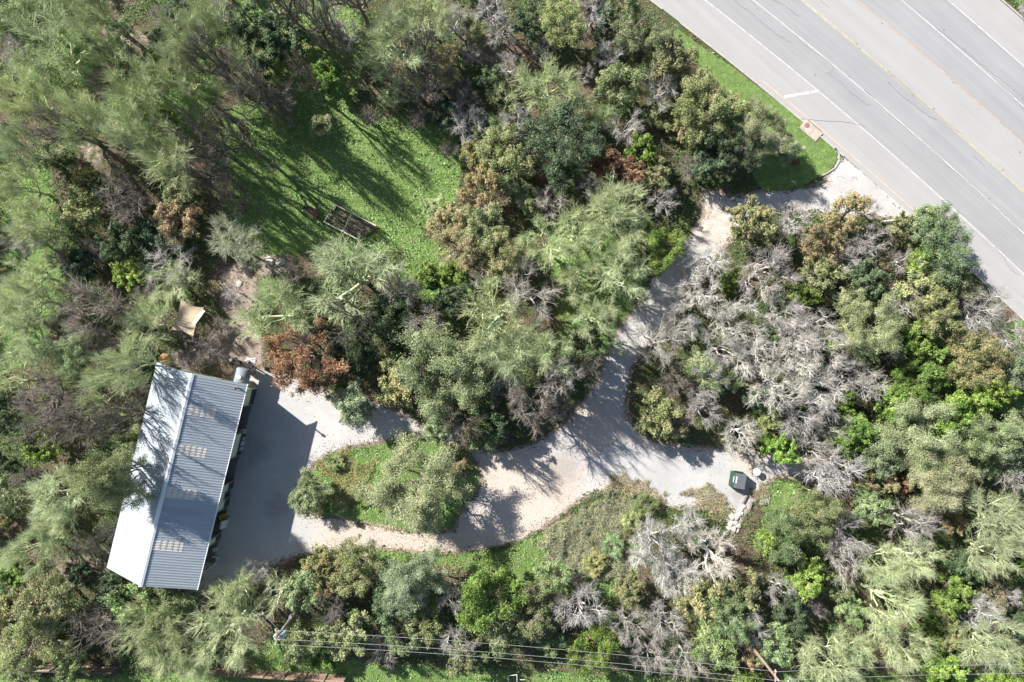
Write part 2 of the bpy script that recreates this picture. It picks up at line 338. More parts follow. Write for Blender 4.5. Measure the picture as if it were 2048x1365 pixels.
# small dark stones and debris dots on the carriageway
sc = MB()
for (x, y) in ((1698,154),(1713,88),(1720,97),(1907,165),(1868,217),(2006,340),(1978,398),(2045,198),(1764,47),(1888,60),(1630,150),(1930,98),(2040,305)): sc.box(W(x, y, .04), (.14, .12, .04))
sc.build('road_debris', M_SEAL, road)
# concrete driveway apron slabs by the road mouth
sheet_c = sheet('concrete_apron', [[(1404,386),(1425,383),(1476,425),(1462,470),(1430,500),(1400,470),(1412,425)]], .017, plain('apron_concrete', (.50,.45,.40), .85, var=.18, scale=1.3, bump=.01)); tag(sheet_c, kind='structure')

# ------------------------------------------------------------------ scattered ground cover (uncountable)
def scatter(n, X0=-70, X1=70, Y0=-48, Y1=48, seed=1):
    r = np.random.default_rng(seed); x = r.uniform(X0, X1, n); y = r.uniform(Y0, Y1, n); px, py = px_of(x, y); return x, y, px, py, r
def leaves_mesh(name, x, y, z, size, cols, seed=1, flat=.5, asp=.5):
    """one small bent leaf or blade (a rhombus) at each point"""
    r = np.random.default_rng(seed); n = len(x); c = np.stack([x, y, z], 1)
    th = r.uniform(0, 2*np.pi, n); el = r.normal(0, flat, n); u = np.stack([np.cos(th)*np.cos(el), np.sin(th)*np.cos(el), np.sin(el)], 1)
    ph = th+np.pi/2; ro = r.normal(0, flat, n); v = np.stack([np.cos(ph)*np.cos(ro), np.sin(ph)*np.cos(ro), np.sin(ro)], 1)
    s = size[:, None]; V = np.stack([c-u*s, c+v*s*asp, c+u*s, c-v*s*asp], 1).reshape(-1, 3)
    V[:, 2] = np.maximum(V[:, 2], .03)
    return np_mesh(name, V, np.arange(4*n).reshape(n, 4), np.repeat(cols, 4, 0))
def pick(r, n, pal, w=None):
    c = np.array(pal)[r.choice(len(pal), n, p=w)]; return c*r.uniform(.7, 1.3, (n, 1))
def gmask(px, py, key, fuzz=14, seed=9):
    d = np.full(px.shape, -1e9)
    for P in PATCHES[key]: d = np.maximum(d, polydist(P, px, py))
    return d + (vnoise(px, py, 25, seed)-.5)*2*fuzz
def clearance(px, py):                     # px outside the paving (negative when on it)
    d = -polydist(DRIVE, px, py); i = polydist(ISLAND, px, py); d = np.maximum(d, i); return np.minimum(d, np.minimum(-polydist(ROADP, px, py), -polydist(SHED_PX, px, py)))
x, y, px, py, r = scatter(420000, seed=21)
d = gmask(px, py, 'grass'); ok = (d > 0) & (clearance(px, py) + (vnoise(px, py, 14, 4)-.5)*16 > 1); ok |= (polydist(VERGE, px, py) > 3)
ok &= ~(inpoly(ROADP, px, py) & ~inpoly(VERGE, px, py))
x, y, px, py = x[ok], y[ok], px[ok], py[ok]; n = len(x)
lush = np.clip(vnoise(px, py, 22, 5)*.6+vnoise(px, py, 60, 6)*.6, 0, 1); inc = polydist(CLEAR, px, py) > -10
hgt = np.where(inc, .03+.75*lush*vnoise(px, py, 7, 28)+.1*lush, .03+.18*lush); vg_in = polydist(VERGE, px, py) > 0; hgt = np.where(vg_in, .09+.02*lush, hgt)
gc = pick(r, n, [(0.168,0.302,0.084),(0.246,0.403,0.123),(0.358,0.515,0.202),(0.112,0.202,0.067),(0.448,0.526,0.280)], [.24,.3,.22,.14,.1]); gc *= (.62+.5*vnoise(px, py, 45, 8)+.3*vnoise(px, py, 11, 18))[:, None]; dry = (vnoise(px, py, 16, 19)*.6+vnoise(px, py, 6, 20)*.4 > .64); gc[dry] = gc[dry]*.5+np.array([.42,.37,.26])*.5
br = (vnoise(px, py, 70, 13) > .66) & ~inc & ~vg_in; gc[br] = pick(r, int(br.sum()), [(.30,.23,.13),(.4,.31,.19),(.24,.26,.11)])
vgv = .72+.5*vnoise(px, py, 18, 23)+.2*vnoise(px, py, 5, 24); gc[vg_in] = pick(r, int(vg_in.sum()), [(.23,.35,.10),(.28,.41,.13),(.20,.31,.09),(.38,.40,.2)], [.34,.32,.24,.10])*vgv[vg_in][:, None]
me = leaves_mesh('grass', x, y, hgt*r.uniform(.3, 1, n), r.uniform(.04, .12, n)*np.where(vg_in, .8, 1)*(.7+.9*vnoise(px, py, 9, 27)), gc, 3, .45, .45)
tag(link('grass', me, M_TINT), 'low green weeds and grass covering the clearing and verges', 'grass', kind='stuff')
# leaf litter and low brush everywhere in the woods
x, y, px, py, r = scatter(430000, seed=22)
cl = clearance(px, py); edge = (vnoise(px, py, 12, 4)-.5)*24; ok = (cl+edge > 0) & (gmask(px, py, 'grass') < 6) & ~inpoly(ROADP, px, py) & ~inpoly(VERGE, px, py)
dirtm = gmask(px, py, 'dirt') > 0; ok &= ~(dirtm & (r.random(len(x)) < .8))
x, y, px, py = x[ok], y[ok], px[ok], py[ok]; n = len(x)
gg = vnoise(px, py, 38, 31)*.6+vnoise(px, py, 110, 32)*.4
green = r.random(n) < np.clip((gg-.36)*4, .12, .95)
lc = pick(r, n, [(0.195,0.131,0.090),(0.285,0.206,0.143),(0.375,0.300,0.225),(0.128,0.094,0.068),(0.285,0.158,0.098)]); gcol = pick(r, n, [(0.068,0.120,0.038),(0.112,0.180,0.056),(0.173,0.232,0.090),(0.120,0.143,0.068)])
lc[green] = gcol[green]; z = np.where(green, r.uniform(.05, .9, n)*np.clip(gg*1.6-.3, .1, 1), r.uniform(.02, .10, n)); z = np.where(clearance(px, py) < 12, z*.3, z)
me = leaves_mesh('undergrowth', x, y, z, np.where(green, r.uniform(.07, .16, n), r.uniform(.05, .12, n)), lc, 4, .4, .55)
tag(link('undergrowth', me, M_TINT), 'fallen leaves and low green brush on the woodland floor', 'undergrowth', kind='stuff')
# thin scatter of fallen leaves and pebbles lying on the driveway, thick along its edges
x, y, px, py, r = scatter(260000, -32, 42, -30, 20, seed=23)
cl = clearance(px, py); ok = (cl < 4) & inpoly(DRIVE, px, py) & (r.random(len(x)) < np.exp(cl/9.0)*.8+.004) & ~inpoly(SHED_PX, px, py)
x, y, px, py = x[ok], y[ok], px[ok], py[ok]; n = len(x)
me = leaves_mesh('fallen_leaves', x, y, np.full(n, .04), r.uniform(.03, .09, n), pick(r, n, [(.30,.19,.11),(.42,.30,.2),(.16,.11,.07),(.5,.45,.38)]), 5, .12, .6)
tag(link('fallen_leaves', me, M_TINT), 'dry leaves blown along the edges of the gravel drive', 'fallen leaves', kind='stuff')
# long dry tussocks: tan ones by the bin, sage coloured ones south of the fork
def tussocks(name, polys, dens, h0, h1, pal, label, cat, seed):
    X_ = []
    for P in polys:
        P_ = np.array(P); a0, a1 = P_.min(0)-8, P_.max(0)+8; n = int((a1-a0).prod()/16.5**2*dens); r = np.random.default_rng(seed)
        px = r.uniform(a0[0], a1[0], n); py = r.uniform(a0[1], a1[1], n); ok = polydist(P, px, py)+(vnoise(px, py, 12, seed)-.5)*30+(vnoise(px, py, 30, seed+7)-.5)*40 > 0; X_.append(np.stack([px[ok], py[ok]]))
    px, py = np.concatenate(X_, 1); n = len(px); r = np.random.default_rng(seed+1); x = (px-1024)*HC/FPX; y = -(py-682.5)*HC/FPX
    hh = vnoise(px, py, 11, seed+2)*.65+vnoise(px, py, 30, seed+3)*.35; z = (h0+(h1-h0)*hh)*r.uniform(.35, 1, n)
    cc = pick(r, n, pal)*(.75+.5*vnoise(px, py, 26, seed+4))[:, None]
    me = leaves_mesh(name, x, y, z, r.uniform(.13, .34, n), cc, seed+5, .5, .085); tag(link(name, me, M_TINT), label, cat, kind='stuff')
tussocks('dry_grass', [[(1355,985),(1385,975),(1420,972),(1440,985),(1440,1008),(1400,1012),(1360,1010)],[(1425,1008),(1450,1012),(1458,1030),(1440,1040)],[(1505,960),(1530,950),(1530,985),(1512,1000)],[(1235,950),(1262,975),(1330,1000),(1300,1010),(1220,985)]],
   150, .05, .7, [(.40,.33,.22),(.50,.42,.29),(.31,.25,.16),(.27,.31,.15)], 'clumps of tan dry grass beside the parking pad', 'dry grass', 41)
tussocks('sage_grass', [[(1070,1085),(1130,1030),(1200,992),(1245,985),(1310,1015),(1330,1050),(1260,1090),(1230,1150),(1130,1155),(1080,1130)]],
   230, .05, 1.2, [(.36,.37,.24),(.46,.45,.32),(.22,.30,.13),(.40,.32,.24),(.15,.17,.09)], 'pale sage coloured brushy grass below the lane fork', 'tall grass', 42)
tussocks('island_grass', [[(640,930),(700,905),(740,930),(740,1000),(700,1030),(640,1010)], [(900,890),(950,930),(955,960),(900,920)]],
   130, .1, .6, [(.36,.32,.15),(.24,.36,.10),(.45,.33,.2)], 'tall mixed green and brown weeds on the planted island', 'tall grass', 43)

# ------------------------------------------------------------------ the metal shed
EU = Vector((.9715, -.2370, 0)); EV = Vector((-.2370, -.9715, 0)); O_ = Vector((-35.03, -3.64, 0)); HE, HR, WD, LN = 5.6, 8.0, 10.5, 23.9
SM = Matrix(((EU.x, EV.x, 0), (EU.y, EV.y, 0), (0, 0, 1)))
def SP(u, v, z): return O_+EU*u+EV*v+Vector((0, 0, z))     # u across (east +), v along from the north end
m = NT('galvanised_roof_sheet'); p = m.pos(); mr = m.n('ShaderNodeMapping'); m.l(p, mr.inputs[0]); mr.inputs['Rotation'].default_value = (0, 0, math.radians(13.7)); mp = m.n('ShaderNodeMapping'); m.l(mr.outputs[0], mp.inputs[0]); mp.inputs['Scale'].default_value = (.12, 1.1, .1)
st = m.noise(mp.outputs[0], 1.0, 4, .7); sp = m.noise(p, 1.6, 5, .75); rs_ = m.smooth(sp, .62, .75)
c_ = m.ramp(st, [(.3, (0.297,0.335,0.371)), (.5, (0.350,0.389,0.430)), (.7, (0.402,0.439,0.474))]); c_ = m.mix(m.math('MULTIPLY', rs_, .35), c_, (0.201,0.193,0.181)); m.base(c_); m.b.inputs['Roughness'].default_value = .6; M_ROOF = m.m
M_WALL = plain('pale_green_wall_panel', (.60,.66,.50), .6, 0, .1, 1.5); M_DARK = plain('black_rubber', (.02,.02,.022), .7)
M_TRIM = plain('white_trim', (.72,.75,.78), .45, 0, .05, 2); M_SKY = plain('skylight_sheet', (.66,.61,.56), .5, 0, .12, 2)
M_WOOD = plain('weathered_wood', (.42,.36,.29), .85, 0, .3, 4); M_STEEL = plain('grey_steel', (.30,.31,.32), .5, .4, .2, 3)
M_WHITE2 = plain('white_enamel', (.62,.62,.60), .5, 0, .1, 2); M_BLACK = plain('black_plastic', (.025,.027,.03), .5, 0, .3, 3)
shed = empty('metal_shed', SP(0, 12, 0), 'long gabled metal shed with grey corrugated roof and open bays facing the yard', 'shed')
def onto(o, root=shed):                      # parent keeping the place it was built in
    o.parent = root; o.matrix_parent_inverse = (Matrix.Translation(root.location) @ root.rotation_euler.to_matrix().to_4x4()).inverted(); return o
def ribbed(name, side, v0, v1, t0, t1, lift, mat, pitch=.30, rib=.038):
    """corrugated sheet running down one slope; t is 0 at the ridge, 1 at the eave"""
    V = []; F = []; pr = []; v = v0
    while v < v1-1e-4:
        for dv, dz in ((0, 0), (.16, 0), (.20, rib), (.26, rib)):
            if v+dv < v1: pr.append((v+dv, dz))
        v += pitch
    pr.append((v1, 0))
    for vv, dz in pr:
        for t in (t0, t1):
            for dd in (0, -.03):
                V.append(SP(side*WD/2*t, vv, HR-(HR-HE)*t+dz+lift+dd))
    for i in range(len(pr)-1):
        a, b = i*4, i*4+4; F += [(a, b, b+2, a+2), (a+1, a+3, b+3, b+1), (a, a+1, b+1, b), (a+2, b+2, b+3, a+3)]
    k = (len(pr)-1)*4; F += [(0, 2, 3, 1), (k, k+1, k+3, k+2)]
    if side > 0: F = [tuple(reversed(f)) for f in F]
    return pymesh(name, V, F, mat)
roof_w = onto(ribbed('roof', -1, 0, LN, .012, 1, 0, M_ROOF)); roof_e = onto(ribbed('roof', 1, 0, LN, .012, 1, 0, M_ROOF))
for v in (3.35, 7.75, 12.65, 18.5):
    sk = onto(ribbed('skylight', 1, round(v/.3)*.3, round(v/.3)*.3+1.2, .05, .57, .012, M_SKY)); b = MB()
    for t in (.155, .26, .365, .47): b.bar(SP(WD/2*t, v, HR-(HR-HE)*t+.065), SP(WD/2*t, v+1.11, HR-(HR-HE)*t+.065), .03, .012)
    o = b.build('purlin_line', M_STEEL); o.parent = sk
  
rc = MB()
rc.add([SP(-.24, -.05, HR-.02), SP(0, -.05, HR+.10), SP(.24, -.05, HR-.02), SP(-.24, LN+.05, HR-.02), SP(0, LN+.05, HR+.10), SP(.24, LN+.05, HR-.02)], [(0,3,4,1), (1,4,5,2), (0,1,2), (3,5,4)])
onto(rc.build('ridge_cap', M_TRIM))
wl = MB(); UW, V0, V1 = WD/2-.75, .9, LN-.9
def wbox(b, u0, u1, v0, v1, z0, z1): b.box(SP((u0+u1)/2, (v0+v1)/2, (z0+z1)/2), (abs(u1-u0), abs(v1-v0), z1-z0), SM)
wbox(wl, -UW, -UW+.12, V0, V1, 0, HE+.08)
bays = [(3.0, 6.4, 4.3), (9.3, 12.5, 4.3), (13.5, 14.5, 2.2), (15.7, 19.0, 4.3), (19.8, 22.9, 4.3)]; prev = V0
for a, b, h in bays: wbox(wl, UW-.12, UW, prev, a, 0, HE+.08); wbox(wl, UW-.12, UW, a, b, h, HE+.08); prev = b
wbox(wl, UW-.12, UW, prev, V1, 0, HE+.08)
for v in (V0, V1-.12):                      # gable walls
    g = [(-UW+.12, 0), (UW-.12, 0), (UW-.12, HE+.08), (0, HR-.12), (-UW+.12, HE+.08)]
    wl.add([SP(u, v, z) for u, z in g]+[SP(u, v+.12, z) for u, z in g], [(0,1,2,3,4), (9,8,7,6,5)]+[(i, i+5, (i+1) % 5+5, (i+1) % 5) for i in range(5)])
onto(wl.build('wall', M_WALL)); prev = V0; M_CLAD = plain('dark_blue_grey_cladding', (.05,.065,.085), .6)
for a, b in [(q_[0]-.06, q_[1]+.06) for q_ in bays]+[(V1, V1)]:
    wn = MB(); wbox(wn, UW, UW+.02, prev, a, 0, 1.5); onto(wn.build('cladding_panel', M_CLAD)); prev = b
for a, b, h in bays:                         # pale steel jambs of each opening
    fr = MB(); fr.bar(SP(UW+.03, a, 0), SP(UW+.03, a, h), .1); fr.bar(SP(UW+.03, b, 0), SP(UW+.03, b, h), .1); fr.bar(SP(UW+.03, a, h), SP(UW+.03, b, h), .12); onto(fr.build('door_frame', M_STEEL))
gt = MB(); gt.bar(SP(WD/2+.03, -.02, HE-.06), SP(WD/2+.03, LN+.02, HE-.06), .12, .12); onto(gt.build('gutter', M_TRIM))
for v in (V0+.1, LN-1.0):
    dp = MB(); dp.tube([SP(WD/2-.02, v, HE-.1), SP(UW+.1, v, HE-.5), SP(UW+.1, v, .15)], .05, 8); onto(dp.build('downpipe', M_TRIM))
sl_ = MB(); wbox(sl_, -UW+.12, UW-.12, V0+.12, V1-.12, .02, .05); onto(sl_.build('floor_slab', plain('dark_slab', (.22,.21,.2), .8)))
# low lean-to against its far wall, and the vent pipes
lt = MB()
for i in range(17):
    v = 4.05+i*.222; lt.add([SP(-UW-.02, v, 3.5), SP(-UW-.02, v+.14, 3.5), SP(-UW-.02, v+.17, 3.54), SP(-UW-.02, v+.222, 3.54), SP(-UW-2.0, v, 3.0), SP(-UW-2.0, v+.14, 3.0), SP(-UW-2.0, v+.17, 3.04), SP(-UW-2.0, v+.222, 3.04)], [(4,5,1,0), (5,6,2,1), (6,7,3,2)])
onto(lt.build('lean_to_roof', M_ROOF)); lw = MB(); wbox(lw, -UW-1.85, -UW-1.75, 4.3, 7.6, 0, 2.98); wbox(lw, -UW-1.75, -UW-.01, 4.3, 4.4, 0, 2.98); wbox(lw, -UW-1.75, -UW-.01, 7.5, 7.6, 0, 2.98)
onto(lw.build('lean_to_wall', M_WALL))
vp = MB(); u_ = WD/2*.86; vp.tube([SP(u_, .6, 5.9), SP(u_, .6, 7.0)], .09, 10); vp.tube([SP(u_, .6, 7.0), SP(u_, .6, 7.22)], [.19, .12], 12); onto(vp.build('vent_pipe', plain('rusty_vent', (.25,.14,.10), .8)))

# things by the shed ---------------------------------------------------------
def rec(o, loc):                              # give a one-mesh thing built in world coordinates its own base point
    L = Vector(loc); o.data.transform(Matrix.Translation(-L)); o.location = L; return o
def thing_mesh(b, name, mat, loc, label, cat, group=None, smooth=False):
    o = b.build(name, mat, None, smooth); rec(o, loc); return tag(o, label, cat, group)
tank = empty('storage_tank', W(505, 752), 'white horizontal cylindrical tank behind the upper right corner of the shed', 'tank')
tc = Vector(W(484, 754, 2.2)); tc.z = 0; ax = EV; 
b = MB(); b.tube([tc-ax*1.05+Vector((0,0,2.1)), tc-ax*.93+Vector((0,0,2.1)), tc+ax*.93+Vector((0,0,2.1)), tc+ax*1.05+Vector((0,0,2.1))], [.66, .86, .86, .66], 28)
onto(b.build('tank_shell', plain('chalky_tank_paint', (.24,.26,.28), .6, 0, .2, 1.5), None, True), tank)
for s in (-.6, .6):
    b = MB(); c = tc+ax*s; b.box(c+Vector((0,0,.65)), (1.3, .2, 1.3), SM); onto(b.build('cradle', M_STEEL), tank)
b = MB(); b.tube([tc+Vector((0,0,2.9)), tc+Vector((0,0,3.08))], .22, 14); onto(b.build('tank_lid', M_WHITE2), tank)
rk = empty('steel_rack', W(505, 722), 'dark rack of old pipes and beams beside the white tank', 'rack')
b = MB(); A = Vector(W(463, 719, 2.2)); B_ = Vector(W(512, 737, 2.2)); b.bar(A, B_, .35, .3); Cc = Vector(W(498, 724, 2.3)); b.bar(Cc, B_+Vector((-.3,0.2,.1)), .3, .25); D_ = Vector(W(470, 716, 2.5)); b.bar(D_, Vector(W(480,730,2.5)), .28); b.bar(Vector(W(472,730,2.4)), Vector(W(466,764,2.4)), .3)
onto(b.build('beam', M_BLACK), rk); 
for pq in ((465,719),(510,736),(487,728),(467,760)): b = MB(); b.bar(W(*pq, 0), W(*pq, 2.2), .12); onto(b.build('post', M_BLACK), rk)
b = MB(); b.tube([W(461,718,2.45), W(464,722,2.45)], .22, 12); onto(b.build('pipe_end', M_STEEL), rk); b = MB(); b.tube([W(490,722,2.6), W(512,717,2.6)], .1, 8); onto(b.build('pipe', M_STEEL), rk)
b = MB(); b.box(W(503, 720, 1.6), (1.1, .35, .5), SM); onto(b.build('box', M_WHITE2), rk)
def barrel(px, py, r, h, mat, name, label, cat, group=None, lid=None):
    e = empty(name, W(px, py), label, cat, 0, group)
    b = MB(); b.tube([(0,0,0),(0,0,h*.05),(0,0,h*.33),(0,0,h*.35),(0,0,h*.66),(0,0,h*.68),(0,0,h)], [r*.96,r,r,r*1.04,r*1.04,r,r], 20); b.build('drum_body', mat, e)
    b = MB(); b.tube([(0,0,h),(0,0,h+.04)], r*1.05, 20); b.tube([(r*.4,0,h+.04),(r*.4,0,h+.07)], r*.12, 8); b.build('drum_lid', lid or mat, e); return e
M_OFF = plain('dusty_white_plastic', (.55,.56,.56), .6, 0, .2, 3)
for i, (px, py, r, h, lb) in enumerate(((488,863,.34,.9,'topmost of four pale drums by the shed wall'),(486,876,.28,.7,'smallest pale drum by the shed wall, second from the top'),(484,885,.36,.85,'widest pale drum by the shed wall, third from the top'),(482,896,.30,.8,'lowest of four pale drums by the shed wall'))):
    barrel(px, py, r, h, M_OFF, 'drum', lb, 'drum', 'pale drums by the shed wall')
# yellow cart and the white folding signboard
e = empty('utility_cart', W(450, 1031), 'small yellow cart with a pale handle by the shed bays', 'cart', .4); M_YP = plain('yellow_paint', (.55,.38,.05), .5, 0, .2, 4)
b = MB(); b.box((0,0,.55), (.8,.55,.12)); b.box((0,.27,.68), (.8,.05,.2)); b.box((0,-.27,.68), (.8,.05,.2)); b.box((-.4,0,.68), (.05,.5,.2)); b.build('tray', M_YP, e)
for x_, y_ in ((-.3,.3),(-.3,-.3),(.3,.3),(.3,-.3)):
    b = MB(); b.tube([(x_,y_*1.02-.04,.2),(x_,y_*1.02+.04,.2)], .2, 14); b.build('wheel', M_BLACK, e)
b = MB(); b.tube([(.4,.15,.6),(1.0,.35,1.0)], .035, 6); b.tube([(.4,-.15,.6),(1.0,.1,1.0)], .035, 6); b.tube([(1.0,.42,1.0),(1.0,.03,1.0)], .035, 6); b.build('handle', M_WHITE2, e)
e = empty('folding_sign', W(449, 1046), 'white two-leaf board leaning open below the yellow cart', 'board', -.25)
for s in (-1, 1):
    b = MB(); b.bar((s*.33, 0, 0), (s*.04, 0, 1.15), 1.0 if s > 0 else .8, .04); b.build('board_panel', M_WHITE2, e)
e = empty('bucket', W(432, 1098), 'white bucket standing by the lower end of the shed', 'bucket'); b = MB(); b.tube([(0,0,0),(0,0,.5)], [.2,.26], 16); b.build('pail', M_WHITE2, e)
b = MB(); b.tube([(.26*math.cos(t), 0.0, .5+.22*math.sin(t)) for t in np.linspace(0, math.pi, 9)], .015, 5, False); b.build('handle', M_STEEL, e)
b = MB(); b.tube([W(428,1131,.12), W(436,1117,.12), W(430,1114,.5), W(424,1115,.9)], .08, 8); thing_mesh(b, 'drain_pipe', M_OFF, W(430,1120), 'bent pale pipe lying near the lowest shed bay', 'pipe')
b = MB(); b.tube([W(377,1188,1.1), W(379,1180,2.2), W(381,1176,2.5)], .12, 10); b.tube([W(377,1188,1.1), W(377,1188,.0)], .12, 10); thing_mesh(b, 'flue_pipe', M_WHITE2, W(377,1186), 'short white pipe standing at the lower end wall of the shed', 'pipe')
# shade sail on poles with its rope ---------------------------------------
sail = empty('shade_sail', W(385, 640), 'beige shade sail stretched between posts above the shed', 'shade sail')
cor = [Vector(W(362,599,3.1)), Vector(W(408,615,2.6)), Vector(W(386,676,2.7)), Vector(W(341,660,3.2))]; n = 15; V = []; Fq = []
for i in range(n):
    for j in range(n):
        s, t = i/(n-1), j/(n-1); p_ = cor[0]*(1-s)*(1-t)+cor[1]*s*(1-t)+cor[2]*s*t+cor[3]*(1-s)*t; cc = sum(cor, Vector())/4
        pull = .16*(4*s*(1-s)*(abs(2*t-1)**2)+4*t*(1-t)*(abs(2*s-1)**2)); p_ = p_.lerp(cc, pull); p_.z += -.3*math.sin(math.pi*s)*math.sin(math.pi*t)+.03*math.sin(9*s+5*t); V.append(p_)
for i in range(n-1):
    for j in range(n-1): a = i*n+j; Fq.append((a, a+1, a+n+1, a+n))
V2 = [v-Vector((0,0,.02)) for v in V]; k = len(V); Fq = Fq+[tuple(reversed([i+k for i in f])) for f in Fq]
onto(pymesh('sail_cloth', V+V2, Fq, plain('beige_canvas', (.50,.40,.28), .9, 0, .12, 1.5), None, True), sail)
for c_ in cor:
    b = MB(); d_ = (c_-cc).normalized()*.25; g_ = Vector((c_.x+d_.x, c_.y+d_.y, 0)); b.tube([g_, Vector((g_.x, g_.y, c_.z+.15))], .06, 8); b.tube([c_, Vector((g_.x, g_.y, c_.z+.1))], .015, 5); onto(b.build('post', M_STEEL), sail)
b = MB(); b.bar(cor[1]+Vector((.02,-.35,.06)), cor[2]+Vector((.12,1.6,.06)), .35, .03); onto(b.build('white_flap', M_WHITE2), sail)
# timber garden frame --------------------------------------------------------
gf = empty('garden_frame', W(690, 447), 'open rectangular timber trellis frame over a weedy vegetable bed', 'garden frame')
a_, b_, c_, d_ = Vector(W(669,409,1.3)), Vector(W(648,444,1.3)), Vector(W(710,481,1.25)), Vector(W(752,452,1.25)); c_ = b_+(d_-a_)*.82
for p0, p1, wd in ((a_, b_, .10), (a_, d_, .12), (b_, c_, .12), (a_.lerp(d_, .42), b_.lerp(c_, .56), .09), (a_.lerp(b_, .5), a_.lerp(b_, .5)+(d_-a_)*.8, .06)):
    b = MB(); b.bar(p0, p1, wd, .09); onto(b.build('top_rail', M_WOOD if wd != .12 else plain('silvered_wood', (.66,.61,.53), .85, 0, .2, 4)), gf)
for p0 in (a_, b_, c_, d_, a_.lerp(d_, .42), b_.lerp(c_, .56)):
    b = MB(); b.bar(Vector((p0.x, p0.y, 0)), p0+Vector((0,0,.12)), .10); onto(b.build('post', M_WOOD), gf)
b = MB()
for p0, p1 in ((a_, b_), (a_, d_), (b_, c_), (c_, d_)): b.bar(Vector((p0.x, p0.y, .12)), Vector((p1.x, p1.y, .12)), .06, .24)
onto(b.build('bed_edging', plain('dark_timber', (.12,.085,.06), .9)), gf)
bd = MB(); zc = .05; bd.add([(v.x, v.y, zc) for v in (a_, b_, c_, d_)], [(0,1,2,3)]); onto(bd.build('soil', plain('dark_soil', (.15,.12,.085), .95, 0, .4, 6, .04)), gf)
sm = empty('barrel_smoker', W(632, 428), 'rusty barrel smoker on legs beside the timber frame', 'smoker', math.radians(-33)); M_RU = plain('rusty_steel', (.17,.085,.07), .75, 0, .35, 5)
b = MB(); b.tube([(-.75,0,.95),(-.72,0,.95),(.72,0,.95),(.75,0,.95)], [.3,.42,.42,.3], 20); b.build('barrel', M_RU, sm, True)
b = MB(); b.box((-1.05,0,.8), (.55,.6,.55)); b.build('firebox', M_BLACK, sm); b = MB(); b.tube([(-.95,.15,1.05),(-.95,.15,1.75)], .08, 10); b.build('chimney', M_STEEL, sm)
for x_, y_ in ((-.6,.3),(-.6,-.3),(.6,.3),(.6,-.3)): b = MB(); b.bar((x_,y_,0),(x_,y_,.8), .05); b.build('leg', M_BLACK, sm)
b = MB(); b.tube([(-.4,-.45,1.05),(.4,-.45,1.05)], .02, 6); b.build('handle', M_STEEL, sm)
# dumpster ------------------------------------------------------------------
dm = empty('dumpster', W(1472, 958), 'green metal dumpster with a charcoal lid on the parking pad', 'dumpster', math.radians(-9)); dm.scale = (.88, .9, .95); M_GR = plain('green_painted_steel', (.016,.06,.042), .45, .1, .2, 2)
b = MB(); b.add([(-.95,-1.0,.12),(.65,-1.0,.12),(.65,1.0,.12),(-.95,1.0,.12),(-1.0,-1.0,1.05),(.75,-1.0,1.5),(.75,1.0,1.5),(-1.0,1.0,1.05),(-.5,-1.0,1.5),(-.5,1.0,1.5)],
 [(3,2,1,0),(0,1,5,8,4),(7,9,6,2,3),(1,2,6,5),(0,4,7,3),(4,8,9,7),(8,5,6,9)]); 
for x_ in (-.6,-.2,.2,.55): b.box((x_,-1.03,.75), (.07,.06,1.2)); b.box((x_,1.03,.75), (.07,.06,1.2))
b.build('dumpster_body', M_GR, dm); b = MB()
b.box((.02,-.5,1.56), (1.5,.98,.06)); b.box((.02,.5,1.56), (1.5,.98,.06))
for x_ in (-.3,0,.3,.6): b.box((x_,-.5,1.6), (.05,.9,.03)); b.box((x_,.5,1.6), (.05,.9,.03))
b.build('lid', plain('charcoal_plastic_lid', (.13,.14,.155), .45, 0, .12, 3), dm)
b = MB(); b.box((-.52,.12,1.60), (.16,.9,.012)); b.build('white_label', M_WHITE2, dm)
b = MB(); b.bar((-.80,-.3,1.28), (-.80,.5,1.28), .12, .02); b.build('white_label', M_WHITE2, dm)
for s in (-1, 1): b = MB(); b.box((-.1, s*1.12, .85), (1.2,.12,.16)); b.build('fork_sleeve', M_GR, dm)
for x_, y_ in ((-.7,-.8),(-.7,.8),(.5,-.8),(.5,.8)): b = MB(); b.tube([(x_,y_-.04,.1),(x_,y_+.04,.1)], .1, 12); b.build('wheel', M_BLACK, dm)
# round white bin
wb = empty('round_bin', W(1509, 942), 'round white lidded bin standing right of the green dumpster', 'bin'); b = MB(); b.tube([(0,0,0),(0,0,.05),(0,0,.85)], [.30,.33,.38], 24); b.build('bin_body', plain('pale_plastic', (.5,.5,.48), .6), wb, False)
b = MB(); b.tube([(0,0,.85),(0,0,.92),(0,0,.95)], [.45,.45,.36], 28); b.build('lid', M_WHITE2, wb); b = MB(); b.tube([(-.1,0,.95),(-.1,0,1.0),(.1,0,1.0),(.1,0,.95)], .02, 6); b.build('handle', M_STEEL, wb)
# kerb blocks, pallet, posts, boulders
for (px, py, L_, a, lb) in ((1488,998,1.05,62,'left one of two dark grey kerb blocks below the dumpster'),(1500,1010,1.0,74,'right one of two dark grey kerb blocks below the dumpster')):
    e = empty('kerb_block', W(px, py), lb, 'kerb block', math.radians(a), 'kerb blocks below the dumpster'); b = MB()
    b.add([(-L_/2,-.19,0),(L_/2,-.19,0),(L_/2,.19,0),(-L_/2,.19,0),(-L_/2,-.12,.3),(L_/2,-.12,.3),(L_/2,.12,.3),(-L_/2,.12,.3)], [(3,2,1,0),(4,5,6,7),(0,1,5,4),(1,2,6,5),(2,3,7,6),(3,0,4,7)]); b.build('block', plain('stained_concrete', (.26,.23,.21), .85, 0, .2, 4), e)
    b = MB(); b.tube([(-L_*.3,0,.3),(-L_*.3,0,.34)], .04, 8); b.tube([(L_*.3,0,.3),(L_*.3,0,.34)], .04, 8); b.build('anchor_pin', M_STEEL, e)
e = empty('pallet', W(1529, 1000), 'weathered pallet lying in the dry grass right of the kerb blocks', 'pallet', math.radians(82)); b = MB()
